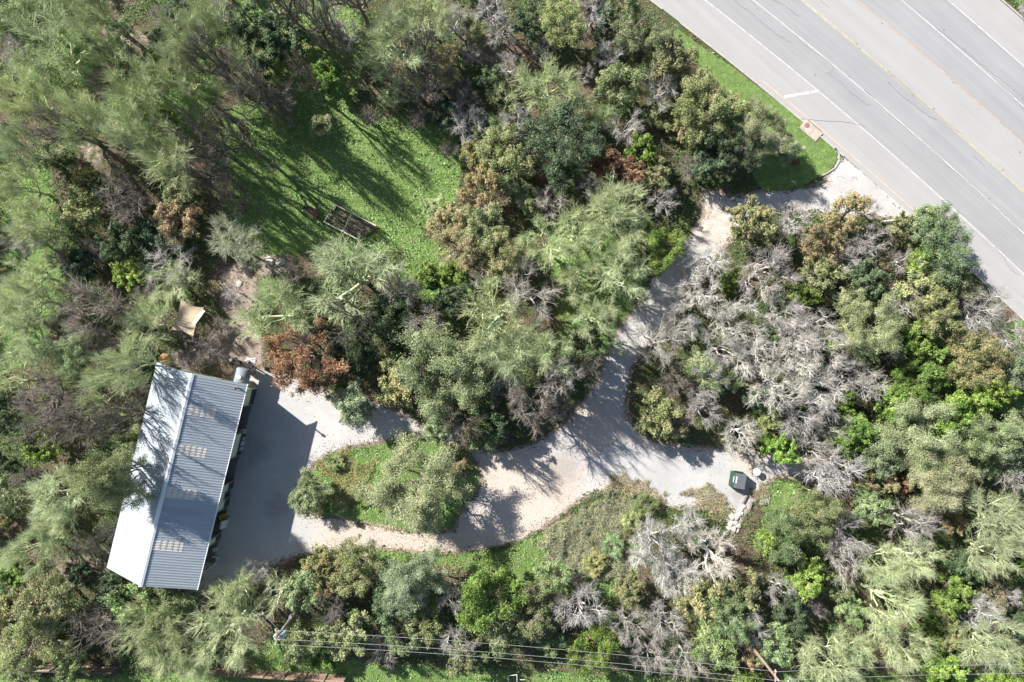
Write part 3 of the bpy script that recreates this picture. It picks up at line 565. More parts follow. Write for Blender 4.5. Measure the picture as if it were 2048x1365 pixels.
for k in range(6): b.box((0, -.5+k*.2, .14), (1.2,.11,.022))
b.build('deck', plain('grey_green_wood', (.36,.37,.30), .85, 0, .25, 5), e); b = MB()
for x_ in (-.55, 0, .55): b.box((x_, 0, .07), (.09,1.1,.11))
b.build('bearer', M_WOOD, e)
b = MB(); b.tube([W(1604,974,.25), W(1622,982,.3), W(1641,990,.2)], [.09,.08,.06], 8); thing_mesh(b, 'fallen_pole', plain('bleached_wood', (.62,.55,.46), .8), W(1622,982), 'long pale pole lying in brush right of the pallet', 'pole')
b = MB(); b.tube([W(1762,444,.4), W(1790,441,.45), W(1814,439,.4)], [.11,.11,.1], 10); b.bar(W(1764,444,0), W(1764,444,.4), .1); b.bar(W(1812,439,0), W(1812,439,.4), .1); thing_mesh(b, 'barrier_rail', plain('pale_rail', (.66,.64,.58), .7), W(1788,441), 'low pale pole barrier by the kerb of the road', 'barrier')
def rock(px, py, s, label, mat, seed, zf=.55, grp='pale boulders at the foot of the parking pad'):
    bm = bmesh.new(); bmesh.ops.create_icosphere(bm, subdivisions=2, radius=1); r = random.Random(seed); q_ = [Vector((r.gauss(0,1), r.gauss(0,1), r.gauss(0,1))).normalized() for _ in range(7)]; o_ = [r.uniform(.6,.95) for _ in q_]
    for v in bm.verts:
        for n_, d_ in zip(q_, o_):
            dd = v.co.dot(n_)
            if dd > d_: v.co -= n_*(dd-d_)
        v.co = Vector((v.co.x*s*r.uniform(.97,1.03), v.co.y*s*r.uniform(.97,1.03)*.85, v.co.z*s*zf+s*zf*.45))
    me = bpy.data.meshes.new('boulder'); bm.to_mesh(me); bm.free(); o = link('boulder', me, mat); o.location = W(px, py); o.rotation_euler.z = r.uniform(0, 6); return tag(o, label, 'boulder', grp)
M_LIME = plain('pale_limestone', (.56,.50,.44), .85, 0, .15, 2, .02)
rk_l = [(1463,1034,.5),(1472,1036,.38),(1470,1046,.48),(1461,1048,.45),(1476,1052,.42),(1466,1058,.5),(1457,1056,.35),(1474,1062,.3),(1482,1020,.3),(1488,1014,.25),(1478,1030,.28),(1455,1039,.3),(1484,1027,.22)]
ordn = ['topmost','second from the top','third from the top','fourth from the top','fifth from the top','sixth from the top','seventh from the top','eighth from the top','ninth from the top','tenth from the top','eleventh from the top','twelfth from the top','lowest']
for k, (px, py, s) in enumerate(sorted(rk_l, key=lambda a: a[1])): rock(px, py, s, 'pale limestone boulder below the kerb blocks, '+ordn[k]+' in the pile', M_LIME, k)
rock(332, 722, .95, 'orange tan boulder against the upper left corner of the shed', plain('orange_sandstone', (.60,.36,.20), .85, 0, .2, 2, .02), 51, .6, None)
for k, (px, py, s, lb) in enumerate(((478,568,.5,'pale rock beside the dirt path above the shade sail'),(540,522,.7,'flat pale rock in the bare patch above the round green tree'),(562,526,.55,'smaller pale rock right of the flat rock in the bare patch'))): rock(px, py, s, lb, M_LIME, 70+k, .3, None)
# storm drain with its manhole
sd = empty('storm_drain', W(1621, 262), 'tan concrete storm drain inlet set in the grass verge', 'storm drain', math.radians(-41)); b = MB(); b.box((0,.0,.07), (2.6,1.35,.18)); b.build('inlet_slab', plain('tan_concrete', (.45,.38,.33), .85, 0, .25, 2, .02), sd)
b = MB(); b.tube([(-.75,.15,.16),(-.75,.15,.19)], .3, 24); b.build('manhole_cover', plain('rusted_iron', (.26,.15,.12), .8), sd); b = MB(); b.box((0,.72,.04), (2.0,.1,.1)); b.build('inlet_mouth', M_BLACK, sd)
b = MB(); b.box(W(1592,325,.35), (.7,.55,.7), Matrix.Rotation(.3, 3, 'Z'), .85); b.box(W(1592,325,.73), (.75,.6,.06), Matrix.Rotation(.3, 3, 'Z')); thing_mesh(b, 'utility_box', plain('brown_box', (.16,.06,.035), .7), W(1592,325), 'small brown utility box in shade at the edge of the verge', 'utility box')
b = MB(); pa = W(1016,1352,1.5); b.tube([W(1017,1354,0), W(1016,1352,1.5), W(1034,1350,1.5), W(1034,1352,0)], .04, 6); b.tube([W(1018,1370,0), W(1017,1368,1.5), W(1034,1366,1.5)], .04, 6); b.tube([W(1016,1352,1.5), W(1017,1368,1.5)], .04, 6); b.tube([W(1040,1360,1.5), W(1050,1360,1.5)], .04, 6); b.tube([W(1034,1350,1.5), W(1034,1366,1.5)], .04, 6)
thing_mesh(b, 'pipe_frame', M_WHITE2, W(1025,1360), 'white pipe frame on the grass at the lower edge', 'frame')
b = MB(); b.bar(W(1024,1196,5.2), W(1040,1198,5.2), .22, .08); b.bar(W(1033,1196,0), W(1033,1196,5.2), .08); b.box(W(1022,1194,5.25), (.3,.5,.14)); thing_mesh(b, 'post_lamp', M_WHITE2, W(1033,1196), 'white lamp head on a post among the trees below the drive', 'lamp')

# utility poles and wires ----------------------------------------------------
HP = 10.5
def pole_base(px, py, h): x, y, _ = W(px, py, h); return Vector((x, y, 0))
M_POLE = plain('pole_wood', (.30,.22,.17), .85, 0, .25, 3); M_CAN = plain('blue_grey_transformer', (.36,.46,.50), .45, .1, .15, 3); M_PORC = plain('porcelain', (.40,.40,.39), .35)
p1 = pole_base(551, 1277, HP); p2 = pole_base(1556, 1360, HP)
def upole(base, label, can):
    e = empty('utility_pole', base, label, 'utility pole'); b = MB(); b.tube([(0,0,0), (0,0,HP)], [.19, .13], 12); b.build('pole', M_POLE, e)
    arm = MB(); arm.bar((-.1,-.85,HP-.5), (-.1,.85,HP-.5), .10, .10); arm.bar((.0,-.5,HP-.5), (0,0,HP-1.1), .04); arm.bar((0,.5,HP-.5), (0,0,HP-1.1), .04); arm.build('crossarm', M_WOOD, e)
    for y_ in (-.75, 0.0, .75):
        z0 = HP-.44 if y_ else HP; b = MB(); b.tube([(-.1*(y_ != 0),y_,z0),(-.1*(y_ != 0),y_,z0+.12),(-.1*(y_ != 0),y_,z0+.16),(-.1*(y_ != 0),y_,z0+.24)], [.05,.09,.05,.08], 10); b.build('insulator', M_PORC, e)
    if can:
        for x_, y_ in ((-.35,-.25),(.05,-.45),(.38,-.2)):
            b = MB(); b.tube([(x_,y_,HP-2.0),(x_,y_,HP-1.95),(x_,y_,HP-1.0),(x_,y_,HP-.92)], [.2,.24,.24,.16], 16); t_ = b.build('transformer', M_CAN, e)
            b = MB(); b.tube([(x_,y_+.08,HP-.92),(x_,y_+.08,HP-.66)], .05, 8); b.build('bushing', plain('brown_porcelain', (.25,.09,.07), .4), t_)
    return e
u1 = upole(p1, 'wooden utility pole with blue grey transformers near the board fence', True)
u2 = upole(p2, 'wooden utility pole with a crossarm at the lower right edge', False)
b = MB(); b.tube([(0,0,8.9), (-.8,1.0,9.1), (-1.7,2.1,9.3)], .035, 8); b.build('lamp_arm', M_STEEL, u1); b = MB(); b.tube([(-1.7,2.1,9.3),(-1.85,2.3,9.25)], [.09,.06], 10); b.build('lamp_head', M_PORC, u1)
b = MB(); b.tube([(.05,.1,8.6),(1.1,1.7,8.8)], .05, 8); b.tube([(1.05,1.6,8.5),(1.05,1.6,8.95)], .18, 10); b.build('fuse_bracket', M_STEEL, u1)
M_WIRE = plain('aluminium_wire', (.42,.42,.42), .5, .3)
def wire(a, b_, sag, lab, rr=.017):
    pts = []
    for k in range(25): t = k/24; p_ = Vector(a).lerp(Vector(b_), t); p_.z -= sag*4*t*(1-t); pts.append(p_)
    m_ = MB(); m_.tube(pts, rr, 5, False); thing_mesh(m_, 'power_line', M_WIRE, p1 if 'between' in lab else p2, lab, 'power line', 'power lines along the lower edge')
for y_, lb in ((.75, 'uppermost power line strung between the two utility poles'), (0, 'middle power line strung between the two utility poles'), (-.75, 'lowest power line strung between the two utility poles')):
    z_ = HP-.2 if y_ else HP+.24; wire(p1+Vector((-.1*(y_ != 0), y_, z_)), p2+Vector((-.1*(y_ != 0), y_, z_)), 1.1, lb)
for y_, lb in ((.75, 'upper power line leaving the lower right edge of the photo'), (0, 'lower power line leaving the lower right edge of the photo')):
    z_ = HP-.2 if y_ else HP+.24; q0 = p2+Vector((0, y_, z_)); wire(q0, q0+Vector((46, .6, 0)), .9, lb)
# board fences ---------------------------------------------------------------
def fence(x0, y0, x1, y1, H_, label, mat):
    a = Vector(W(x0, y0)); b_ = Vector(W(x1, y1)); L_ = (b_-a).length; e = empty('board_fence', a, label, 'fence', math.atan2((b_-a).y, (b_-a).x)); n = int(L_/2.4)
    for k in range(n):
        b = MB(); r = random.Random(k); x = k*2.4+.02
        while x < (k+1)*2.4-.1: b.box((x+.07, 0, H_/2+r.uniform(-.03,.03)), (.135,.02+r.uniform(0,.012),H_)); x += .146
        b.build('board_panel', mat, e); b = MB(); b.box((k*2.4,.09,H_/2), (.1,.1,H_+.05)); b.build('post', M_WOOD, e)
    b = MB(); b.box((n*1.2,.045,H_*.85), (n*2.4,.05,.09)); b.box((n*1.2,.045,H_*.2), (n*2.4,.05,.09)); b.build('rail', M_WOOD, e); return e
fence(40, 1326, 238, 1334, 2.0, 'grey board fence behind the trees at the lower left', plain('grey_boards', (.26,.21,.18), .9, 0, .3, 4))
fence(418, 1334, 722, 1352, 2.0, 'brown board fence with dark posts along the lower edge', plain('brown_boards', (.40,.27,.20), .9, 0, .35, 4))

# ------------------------------------------------------------------ trees
def unit(v): return v/np.maximum(np.linalg.norm(v, axis=-1, keepdims=True), 1e-9)
def tubes(P, rad, sides=3):                 # P (N,K,3), rad (N,K)
    N, K, _ = P.shape; t = np.empty_like(P); t[:, 1:-1] = P[:, 2:]-P[:, :-2]; t[:, 0] = P[:, 1]-P[:, 0]; t[:, -1] = P[:, -1]-P[:, -2]; t = unit(t)
    ref = np.where(np.abs(t[..., 2:3]) < .9, np.array([0., 0, 1]), np.array([1., 0, 0])); u = unit(np.cross(t, ref)); v = np.cross(u, t)
    a = np.arange(sides)*2*np.pi/sides; V = P[:, :, None]+(u[:, :, None]*np.cos(a)[:, None]+v[:, :, None]*np.sin(a)[:, None])*rad[:, :, None, None]
    b = np.arange(N)[:, None, None]*K*sides+np.arange(K-1)[None, :, None]*sides; s = np.arange(sides)[None, None]; s2 = (s+1) % sides
    F = np.stack([b+s, b+s2, b+sides+s2, b+sides+s], -1).reshape(-1, 4); return V.reshape(-1, 3), F
def spawn(r, P, rad, per, tmin, L, Lv, ang, up, K, rr, taper, wig, out=0.):
    """children of every parent polyline"""
    N, K0, _ = P.shape; n = N*per; pi = np.repeat(np.arange(N), per); t = tmin+(1-tmin)*((np.tile(np.arange(per), N)+r.random(n))/per)
    f = t*(K0-1); i = np.minimum(f.astype(int), K0-2); w_ = (f-i)[:, None]; base = P[pi, i]*(1-w_)+P[pi, i+1]*w_; tan = unit(P[pi, i+1]-P[pi, i])
    pr = rad[pi, i]*(1-w_[:, 0])+rad[pi, i+1]*w_[:, 0]
    rnd = unit(np.cross(tan, r.normal(size=(n, 3)))); an = r.normal(ang, ang*.3, n)[:, None]; d = unit(tan*np.cos(an)+rnd*np.sin(an)+np.array([0, 0, up]))
    if out:
        o = base.copy(); o[:, 2] = 0; d = unit(d+unit(o)*out)
    ln = L*np.maximum(.25, r.normal(1, Lv, n))*(1-.35*t); C_ = np.zeros((n, K, 3)); C_[:, 0] = base
    for k in range(1, K): d = unit(d+r.normal(0, wig, (n, 3))+np.array([0, 0, up*.25])); C_[:, k] = C_[:, k-1]+d*(ln/(K-1))[:, None]
    q_ = np.minimum(rr, pr*.8)[:, None]*np.linspace(1, taper, K)[None]; return C_, q_
def skeleton(r, Rc, H, spread=.62, limbs=6, heavy=1.0, seed_l=None):
    """trunk + limbs for a crown of radius Rc and height H"""
    fork = H*r.uniform(.22, .34); nT = 6; tr = np.zeros((1, nT, 3)); tr[0, :, 2] = np.linspace(0, fork*1.35, nT); tr[0, 1:, :2] += np.cumsum(r.normal(0, .09*Rc/4, (nT-1, 2)), 0)
    trr = (Rc*.040*heavy+.03)*np.linspace(1.25, .62, nT)[None]
    L = []; K = 7; a0 = r.uniform(0, 6.28)
    for k in range(limbs):
        az = a0+k*6.283/limbs+r.normal(0, .25); reach = Rc*r.uniform(.45, 1.0)*spread; top = H*r.uniform(.62, .9); s = np.linspace(0, 1, K)
        b0 = tr[0, 3 if k % 2 else 4]; e = np.array([math.cos(az)*reach, math.sin(az)*reach, top]); P = b0+(e-b0)*s[:, None]; P[:, :2] += (np.array([math.cos(az), math.sin(az)])*Rc*.16)*np.sin(np.pi*s)[:, None]
        P[1:-1] += r.normal(0, .045*Rc, (K-2, 3)); L.append(P)
    L.append(np.linspace(tr[0, -1], tr[0, -1]+np.array([r.normal(0, .15*Rc), r.normal(0, .15*Rc), H*.92-tr[0, -1, 2]]), K)+np.vstack([np.zeros(3), r.normal(0, .04*Rc, (K-1, 3))]))
    L = np.stack(L); Lr = (Rc*.026*heavy+.015)*np.linspace(1, .32, K)[None].repeat(len(L), 0); return tr, trr, L, Lr
def merge(parts):
    V = []; F = []; o = 0
    for v, f in parts: V.append(v); F.append(f+o); o += len(v)
    return np.concatenate(V), np.concatenate(F)
def bare(seed, Rc, H, heavy=1.0, n=(8, 8, 8), tw=.011, wig=.16, up=.15, ang=.62, dens=1.0):
    r = np.random.default_rng(seed); tr, trr, L, Lr = skeleton(r, Rc, H, .6, r.integers(5, 8), heavy)
    A, Ar = spawn(r, L, Lr, n[0], .25, Rc*.46, .3, ang*1.1, up, 5, Rc*.014*heavy, .35, wig, .25)
    B, Br = spawn(r, A, Ar, n[1], .15, Rc*.27, .35, ang, up, 4, Rc*.0065*heavy+.004, .45, wig, .12)
    D, Dr = spawn(r, B, Br, n[2], .1, Rc*.155, .4, ang*.95, up, 3, tw+.002, .45, wig)
    return merge([tubes(tr, trr, 8), tubes(L, Lr, 6)]), merge([tubes(A, Ar, 4), tubes(B, Br, 3), tubes(D, Dr, 3)])
def leafy(seed, Rc, H, leaf=.085, clumps=1.0, per=62, twigs=True, droop=0., flat=.55, crad=.13, gaps=0.):
    r = np.random.default_rng(seed); tr, trr, L, Lr = skeleton(r, Rc, H, .66, r.integers(6, 9))
    A, Ar = spawn(r, L, Lr, 6, .3, Rc*.46, .3, .75, .12, 5, Rc*.013, .35, .16, .25)
    B, Br = spawn(r, A, Ar, int(5*clumps), .25, Rc*.24, .35, .7, .08, 4, Rc*.006, .4, .16, .1)
    D, Dr = spawn(r, B[::2], Br[::2], 5, .5, Rc*.17, .4, .6, .25, 3, .012, .45, .16)
    tips = np.concatenate([B[:, -1], B[:, 2][::2], A[:, -1]]); 
    if gaps: tips = tips[vnoise(tips[:, 0]*10, tips[:, 1]*10, Rc*3.2, seed) > gaps]
    n = len(tips); cr = Rc*crad*r.uniform(.6, 1.25, n)
    m_ = n*per; ci = np.repeat(np.arange(n), per); d = unit(r.normal(size=(m_, 3)))*(r.random((m_, 1))**.45); d[:, 2] *= flat
    c = tips[ci]+d*cr[ci][:, None]; c[:, 2] = np.maximum(c[:, 2], .15)
    nrm = unit(d*np.array([1, 1, 1.5])+np.array([0, 0, .55])+r.normal(0, .55, (m_, 3))); u = unit(np.cross(nrm, r.normal(size=(m_, 3)))); v = np.cross(nrm, u); s = (leaf*r.uniform(.6, 1.3, m_))[:, None]
    V = np.stack([c-u*s, c+v*s*.52, c+u*s, c-v*s*.52], 1).reshape(-1, 3)
    return merge([tubes(tr, trr, 8), tubes(L, Lr, 6)]), merge([tubes(A, Ar, 4), tubes(B, Br, 3), tubes(D, Dr, 3)]), (V, np.arange(4*m_).reshape(m_, 4))

BK = {'B': bark_mat('grey_lilac_twigs', (.30,.28,.268), (.48,.455,.44), (.66,.63,.61)), 'K': bark_mat('brown_grey_twigs', (.15,.13,.115), (.26,.23,.21), (.40,.36,.335)),
      'M': bark_mat('sage_green_twigs', (0.307,0.374,0.193), (0.510,0.579,0.329), (0.704,0.760,0.522)), 'N': bark_mat('grey_sage_twigs', (0.340,0.357,0.267), (0.487,0.510,0.385), (0.624,0.647,0.510)),
      'W': bark_mat('bleached_twigs', (0.391,0.372,0.353), (0.558,0.539,0.512), (0.707,0.688,0.660)), 'P': bark_mat('pink_grey_twigs', (.29,.27,.25), (.43,.405,.385), (.58,.55,.525)), 'T': bark_mat('tall_tree_twigs', (0.093,0.084,0.070), (0.177,0.163,0.140), (0.288,0.279,0.233)),
      'bark': bark_mat('dark_tree_bark', (.09,.08,.065), (.16,.14,.12), (.26,.23,.20))}
LF = {'L': leaf_mat('live_oak_leaves', [(.1,(.12,.15,.075)),(.45,(.25,.29,.155)),(.75,(.38,.42,.25)),(.95,(.54,.55,.38))]),
      'G': leaf_mat('mid_green_leaves', [(.1,(.11,.16,.06)),(.4,(.21,.29,.12)),(.7,(.36,.43,.21)),(.95,(.52,.55,.34))]),
      'E': leaf_mat('bright_green_leaves', [(.1,(.06,.12,.025)),(.45,(.17,.28,.05)),(.75,(.31,.44,.11)),(.95,(.46,.56,.20))]),
      'D': leaf_mat('dark_green_leaves', [(.1,(.035,.06,.03)),(.5,(.09,.14,.07)),(.85,(.18,.25,.13))]),
      'Y': leaf_mat('olive_gold_leaves', [(.1,(.12,.15,.06)),(.4,(.25,.29,.12)),(.65,(.37,.38,.18)),(.9,(.46,.39,.23))]),
      'O': leaf_mat('orange_brown_leaves', [(.1,(.17,.20,.09)),(.35,(.31,.29,.15)),(.65,(.40,.30,.18)),(.92,(.49,.39,.28))]),
      'R': leaf_mat('dark_rust_leaves', [(.1,(.12,.07,.045)),(.5,(.26,.14,.085)),(.9,(.42,.27,.18))])}
LIB = {}
def lib(kind):
    big = []; small = []
    cfg = {'B': dict(heavy=1.0, n=(7,7,7), tw=.023), 'K': dict(heavy=1.0, n=(7,7,6), wig=.2, tw=.015), 'M': dict(heavy=.85, n=(8,9,8), tw=.029, up=.2), 'N': dict(heavy=.8, n=(9,9,8), tw=.024), 'W': dict(heavy=1.25, n=(7,7,7), tw=.024, wig=.22, ang=.65), 'P': dict(heavy=.9, n=(7,7,7), tw=.023), 'T': dict(heavy=1.25, n=(5,5,6), tw=.016, wig=.2, ang=.55)}
    lc = {'L': dict(leaf=.062, per=105, clumps=1.2, crad=.15), 'G': dict(leaf=.075, per=60, crad=.14, gaps=.22), 'E': dict(leaf=.10, per=62, crad=.135, flat=.45), 'D': dict(leaf=.085, per=62, gaps=.15), 'Y': dict(leaf=.095, per=58, gaps=.1), 'O': dict(leaf=.085, per=50, gaps=.22), 'R': dict(leaf=.09, per=52, gaps=.15)}
    for size, (Rc, H, cnt, lst) in enumerate(((4.4, 8.0, 4 if kind in 'MBLE' else 3, big), (2.3, 4.6, 2, small))):
        for k in range(cnt):
            sd = ord(kind)*100+size*10+k
            if kind in cfg:
                c = dict(cfg[kind]); 
                if size: c['n'] = (6, 7, 7)
                t_, cr = bare(sd, Rc, H, **c); mt = np_mesh('trunk', *t_); mt.materials.append(BK[kind]); mc = np_mesh('crown', *cr); mc.materials.append(BK[kind]); mk_ = None
            else:
                c = dict(lc[kind])
                if size: c['per'] = int(c['per']*.55); c['clumps'] = .8
                t_, br_, lf = leafy(sd, Rc, H, **c); mt = np_mesh('trunk', *t_); mt.materials.append(BK['bark']); mk_ = np_mesh('branches', *br_); mk_.materials.append(BK['K'] if kind in 'DER' else BK['B']); mc = np_mesh('crown', *lf); mc.materials.append(LF[kind])
            lst.append((mt, mk_, mc, Rc, H))
    LIB[kind] = (big, small)
# kind, photo x, photo y, crown radius in photo pixels, height (m) when unusual
T = '''
M 112 104 88;M 190 90 40;G 55 35 60;M 60 200 58;M 25 290 52;M 42 372 58;M 72 452 60;M 62 556 58;M 28 640 58;M 150 240 62;M 272 195 68;M 352 150 62;M 385 75 58;M 425 25 45;M 482 150 60 8;M 335 320 72;M 262 262 58;M 180 10 52;B 432 22 38;K 470 112 38
D 522 108 46 6;D 575 78 40 5;D 500 50 42 6;E 656 154 28;K 560 190 38;B 645 22 46;G 575 20 40;K 547 331 15;O 355 440 42;K 258 402 54;Y 168 420 40;D 212 376 26;K 420 335 48;N 463 492 60;B 44 475 42;K 115 250 46 11;K 200 160 30;B 10 90 40
B 342 530 58 4;D 330 482 44 4;D 162 530 30;M 348 572 54 4.5;M 290 650 62 6;M 253 728 58 14;M 215 778 58;K 180 612 70;G 147 708 50;K 205 690 46;M 60 605 66;M 48 690 60;M 30 762 44;D 14 812 38;K 95 790 56;K 154 845 66;K 68 850 50;E 85 898 36;Y 245 850 40;K 272 775 36;G 262 884 36
K 392 700 50 3;K 436 662 34 2.6;M 555 628 78;M 710 555 98;K 580 552 34;R 600 715 72;K 606 682 38;B 468 585 26;D 240 480 40;K 120 660 44;W 1360 500 28;B 1362 600 30;M 1272 596 30;M 1226 690 30;G 1292 1012 26 1.6;G 1228 1092 24 1.4;Y 1190 1128 24 1.5;G 1262 1040 22 1.3;K 835 240 26 4;K 900 300 22 3
B 800 580 46;E 855 552 30;O 912 490 48;Y 1008 512 52;Y 962 452 50;D 908 600 34;D 735 662 56;D 782 640 40;B 852 658 50;Y 794 755 46;O 812 790 24;L 898 742 88;L 706 805 42;M 995 632 82;M 1018 700 76 11;M 1100 715 56 12;B 1060 590 72;M 1092 492 58;M 1150 470 60;M 1240 448 74;M 1238 548 70;M 1188 636 56 11;M 1160 560 50
D 1165 690 44;B 1118 752 48 12;B 1000 765 42;K 1066 812 60 10.5;D 985 835 42;G 965 870 32;W 905 862 28;L 872 860 36;E 1324 486 48;K 1130 820 40;D 690 700 40;G 640 640 30
B 690 65 36;M 796 88 84;M 852 28 66;M 782 160 44;M 783 195 30 4;B 905 40 34;B 980 20 46;B 1002 62 36;O 872 140 50;K 835 175 50;G 902 108 26;B 1016 130 30;B 936 244 42;K 928 190 36;D 890 225 28;Y 1127 45 50;B 1187 22 44;G 1248 22 42;G 1288 72 52;M 1096 170 68;M 1010 200 40;M 1152 228 44;G 1236 164 46;B 1218 108 30;B 1172 148 22;D 1060 40 36
Y 1340 120 46;B 1322 180 40;Y 1414 215 66;O 1380 250 36;L 1525 266 54;D 1470 302 50;B 1033 246 44;M 1207 236 30;P 1250 252 38;D 1128 275 74;D 1120 350 36;Y 1008 316 54;O 962 385 44;Y 950 305 30;R 1208 328 36;Y 1313 352 30;E 1282 297 32;R 1262 345 30;B 1104 402 36;O 896 455 38;M 1228 412 66;B 1178 372 32;B 1326 402 36;K 1385 335 36 4;D 1420 310 42;L 1570 300 30;Y 1460 235 44;K 930 400 24
B 1592 446 38;Y 1504 444 44;O 1694 432 42;B 1742 418 26 4;L 1862 442 42;G 1884 486 62;E 1850 520 36;Y 1800 450 28
W 1430 520 40;W 1382 548 34;O 1646 488 44;P 1738 480 38;P 1536 546 66;Y 1642 550 40;E 1610 590 28;D 1731 562 38;Y 1834 572 44;Y 1908 570 36;Y 1862 622 50;W 1808 600 36;B 1962 620 54;B 2018 672 40
W 1408 584 46;W 1470 640 54;B 1438 700 50;W 1505 715 50;B 1562 630 50;W 1592 668 50;B 1640 648 42;W 1598 712 56;E 1640 690 26;D 1530 680 26;E 1690 800 26;G 1450 760 30;W 1655 700 46;W 1562 775 60;W 1640 780 58;B 1602 832 52;B 1692 748 46;W 1742 768 42;P 1408 765 46;W 1480 866 42;P 1402 822 40;L 1741 652 62;L 1702 616 40;E 1612 745 30;E 1546 668 24;E 1576 700 22
E 1832 682 38;E 1868 735 42;Y 1946 716 60;E 1826 765 48;E 1790 812 40;E 1930 806 46;E 1985 790 38;E 1900 838 40;L 2025 735 42;L 1832 865 68;L 1756 905 46;E 1706 872 44;G 1972 870 58;L 2032 888 46;Y 1316 826 44;O 1350 848 28;P 1314 692 58;B 1362 655 44;G 1404 738 38;Y 1540 842 28;E 1566 900 34;B 1630 905 42;K 1350 760 38;D 1520 800 30;P 1660 850 40
B 1672 945 56;O 1756 966 30;O 1792 924 28;R 1802 972 22;L 1880 962 64;G 1742 1012 40;P 1832 1048 56;O 1908 1046 22;M 1998 1036 70;M 1985 1108 60;G 1572 1068 54;G 1622 1036 56;E 1545 1082 34;E 1614 1156 40;P 1700 1070 46;B 1692 1122 44;M 1758 1130 52;M 1832 1122 56;M 1776 1206 72;M 1802 1286 58;M 1640 1324 60;M 1704 1308 50
E 1906 1196 38;O 1982 1190 26;W 1955 1222 44;M 1980 1284 68;E 2000 1346 48;G 1452 1222 52;Y 1402 1192 46;Y 1482 1172 44;P 1492 1250 40;O 1512 1310 26;P 1372 1316 44;W 1308 1088 62;W 1424 1104 54;W 1350 1152 48;W 1382 1056 40;D 1578 1228 38;G 1545 1290 40;P 1560 1180 34;G 1430 1290 44;E 1880 1340 40;P 2035 950 40;D 1930 1130 34
L 836 966 92 8;L 622 990 40 4;Y 728 985 24 1.6;G 668 925 22 1.2;O 910 925 26 2
Y 708 1136 50;O 650 1150 36;L 822 1168 66;D 780 1200 40;B 906 1192 40;E 982 1180 72;Y 1067 1224 54;G 1105 1158 34;K 1152 1160 22;B 1160 1214 54;E 1188 1298 48;P 1255 1250 46;P 1330 1242 48;B 915 1284 46;Y 700 1268 46;G 802 1278 38;P 770 1296 34;Y 932 1312 38;G 1010 1265 40;G 860 1240 36;P 1300 1310 40;Y 1260 1180 30
M 122 988 70;L 218 962 60 17;L 282 925 30;M 60 1100 58;M 95 1058 50;Y 90 1208 66;G 62 1282 62;Y 28 1225 46;K 190 1260 58;G 262 1208 46;D 222 1180 34;M 312 1250 72;M 462 1256 78;M 332 1308 56;M 402 1322 56;M 470 1190 50;M 556 1186 46;P 416 1172 28 4;P 512 1144 34 4;G 604 1180 44;Y 640 1132 34;K 660 1210 44;G 602 1282 40;G 20 990 42;K 170 1090 34;G 140 1340 36;K 60 960 40;G 355 1200 34
T 395 270 58 14;T 425 345 40 12;T 505 185 55 14;T 610 10 60 14;T 545 -20 60 14;T 700 -30 60 14;T 925 850 40 10;T 228 838 46 14;T 1180 745 36 11;T 700 640 50 12;T 420 120 50 13;T 840 95 50 12;T 455 262 46 14;T 540 200 34 13;T 610 150 34 12;T 660 60 40 14;T 470 395 36 11;G 640 250 24 2.5;K 735 235 26 4;G 870 420 26 2;E 905 545 26 2
'''
KD = {'T': ('tall_tree', 'tall sparse dark-limbed leafless tree', 'tree', 'tall sparse leafless trees'), 'B': ('leafless_tree', 'grey leafless tree', 'tree', 'leafless grey trees in the wood'), 'K': ('brushy_tree', 'dark brown leafless tangle', 'tree', 'dark leafless trees in the wood'), 'M': ('mossy_tree', 'pale green fine-twigged tree', 'tree', 'pale green fine twigged trees'),
      'N': ('mossy_tree', 'round grey-green twiggy tree', 'tree', 'pale green fine twigged trees'), 'W': ('bleached_tree', 'white-branched bare tree', 'tree', 'white branched bare trees'), 'P': ('leafless_tree', 'pinkish grey leafless tree', 'tree', 'pinkish grey leafless trees'),
      'L': ('live_oak', 'grey-green leafy oak', 'oak', 'grey green leafy oaks'), 'G': ('leafy_tree', 'soft green thin-leaved tree', 'tree', 'soft green thin leaved trees'), 'E': ('evergreen_tree', 'bright green leafy tree', 'tree', 'bright green leafy trees'),
      'D': ('evergreen_shrub', 'dark green shrubby tree', 'shrub', 'dark green shrubby trees'), 'Y': ('autumn_oak', 'olive gold leafy tree', 'tree', 'olive gold autumn trees'), 'O': ('autumn_oak', 'orange brown autumn tree', 'tree', 'orange brown autumn trees'), 'R': ('rust_shrub', 'dark rust-leaved tree', 'tree', 'dark rust leaved trees')}
ANCH = [('the shed roof', 320, 950), ('the beige shade sail', 372, 640), ('the white tank', 482, 752), ('the timber garden frame', 695, 447), ('the bare rock patch', 545, 522), ('the green clearing', 800, 340), ('the planted island', 790, 970),
        ('the green dumpster', 1472, 958), ('the left utility pole', 551, 1277), ('the right utility pole', 1556, 1355), ('the lane fork', 1200, 900), ('the driveway mouth', 1650, 380), ('the storm drain', 1620, 262), ('the white road bar', 1602, 190),
        ('the top left corner', 0, 0), ('the left edge middle', 0, 680), ('the bottom left corner', 0, 1365), ('the bottom right corner', 2048, 1365), ('the right edge middle', 2048, 720), ('the top edge middle', 1024, 0), ('the narrow lane bend', 1270, 640),
        ('the pale apron slab', 1440, 430), ('the limestone boulders', 1466, 1046), ('the white pipe frame', 1030, 1360), ('the fallen pale pole', 1622, 982), ('the board fence', 570, 1345), ('the tall sage grass', 1180, 1080), ('the shaded yard', 520, 950), ('the white-branched grove', 1560, 700), ('the left end of the grove top', 250, 300), ('the lamp post', 1033, 1196)]
ANCH = [a for a in ANCH if 'grove' not in a[0]]
trees = []
for ln in T.replace('\n', ';').split(';'):
    f = ln.split()
    if f: trees.append([f[0]]+[float(v) for v in f[1:]])
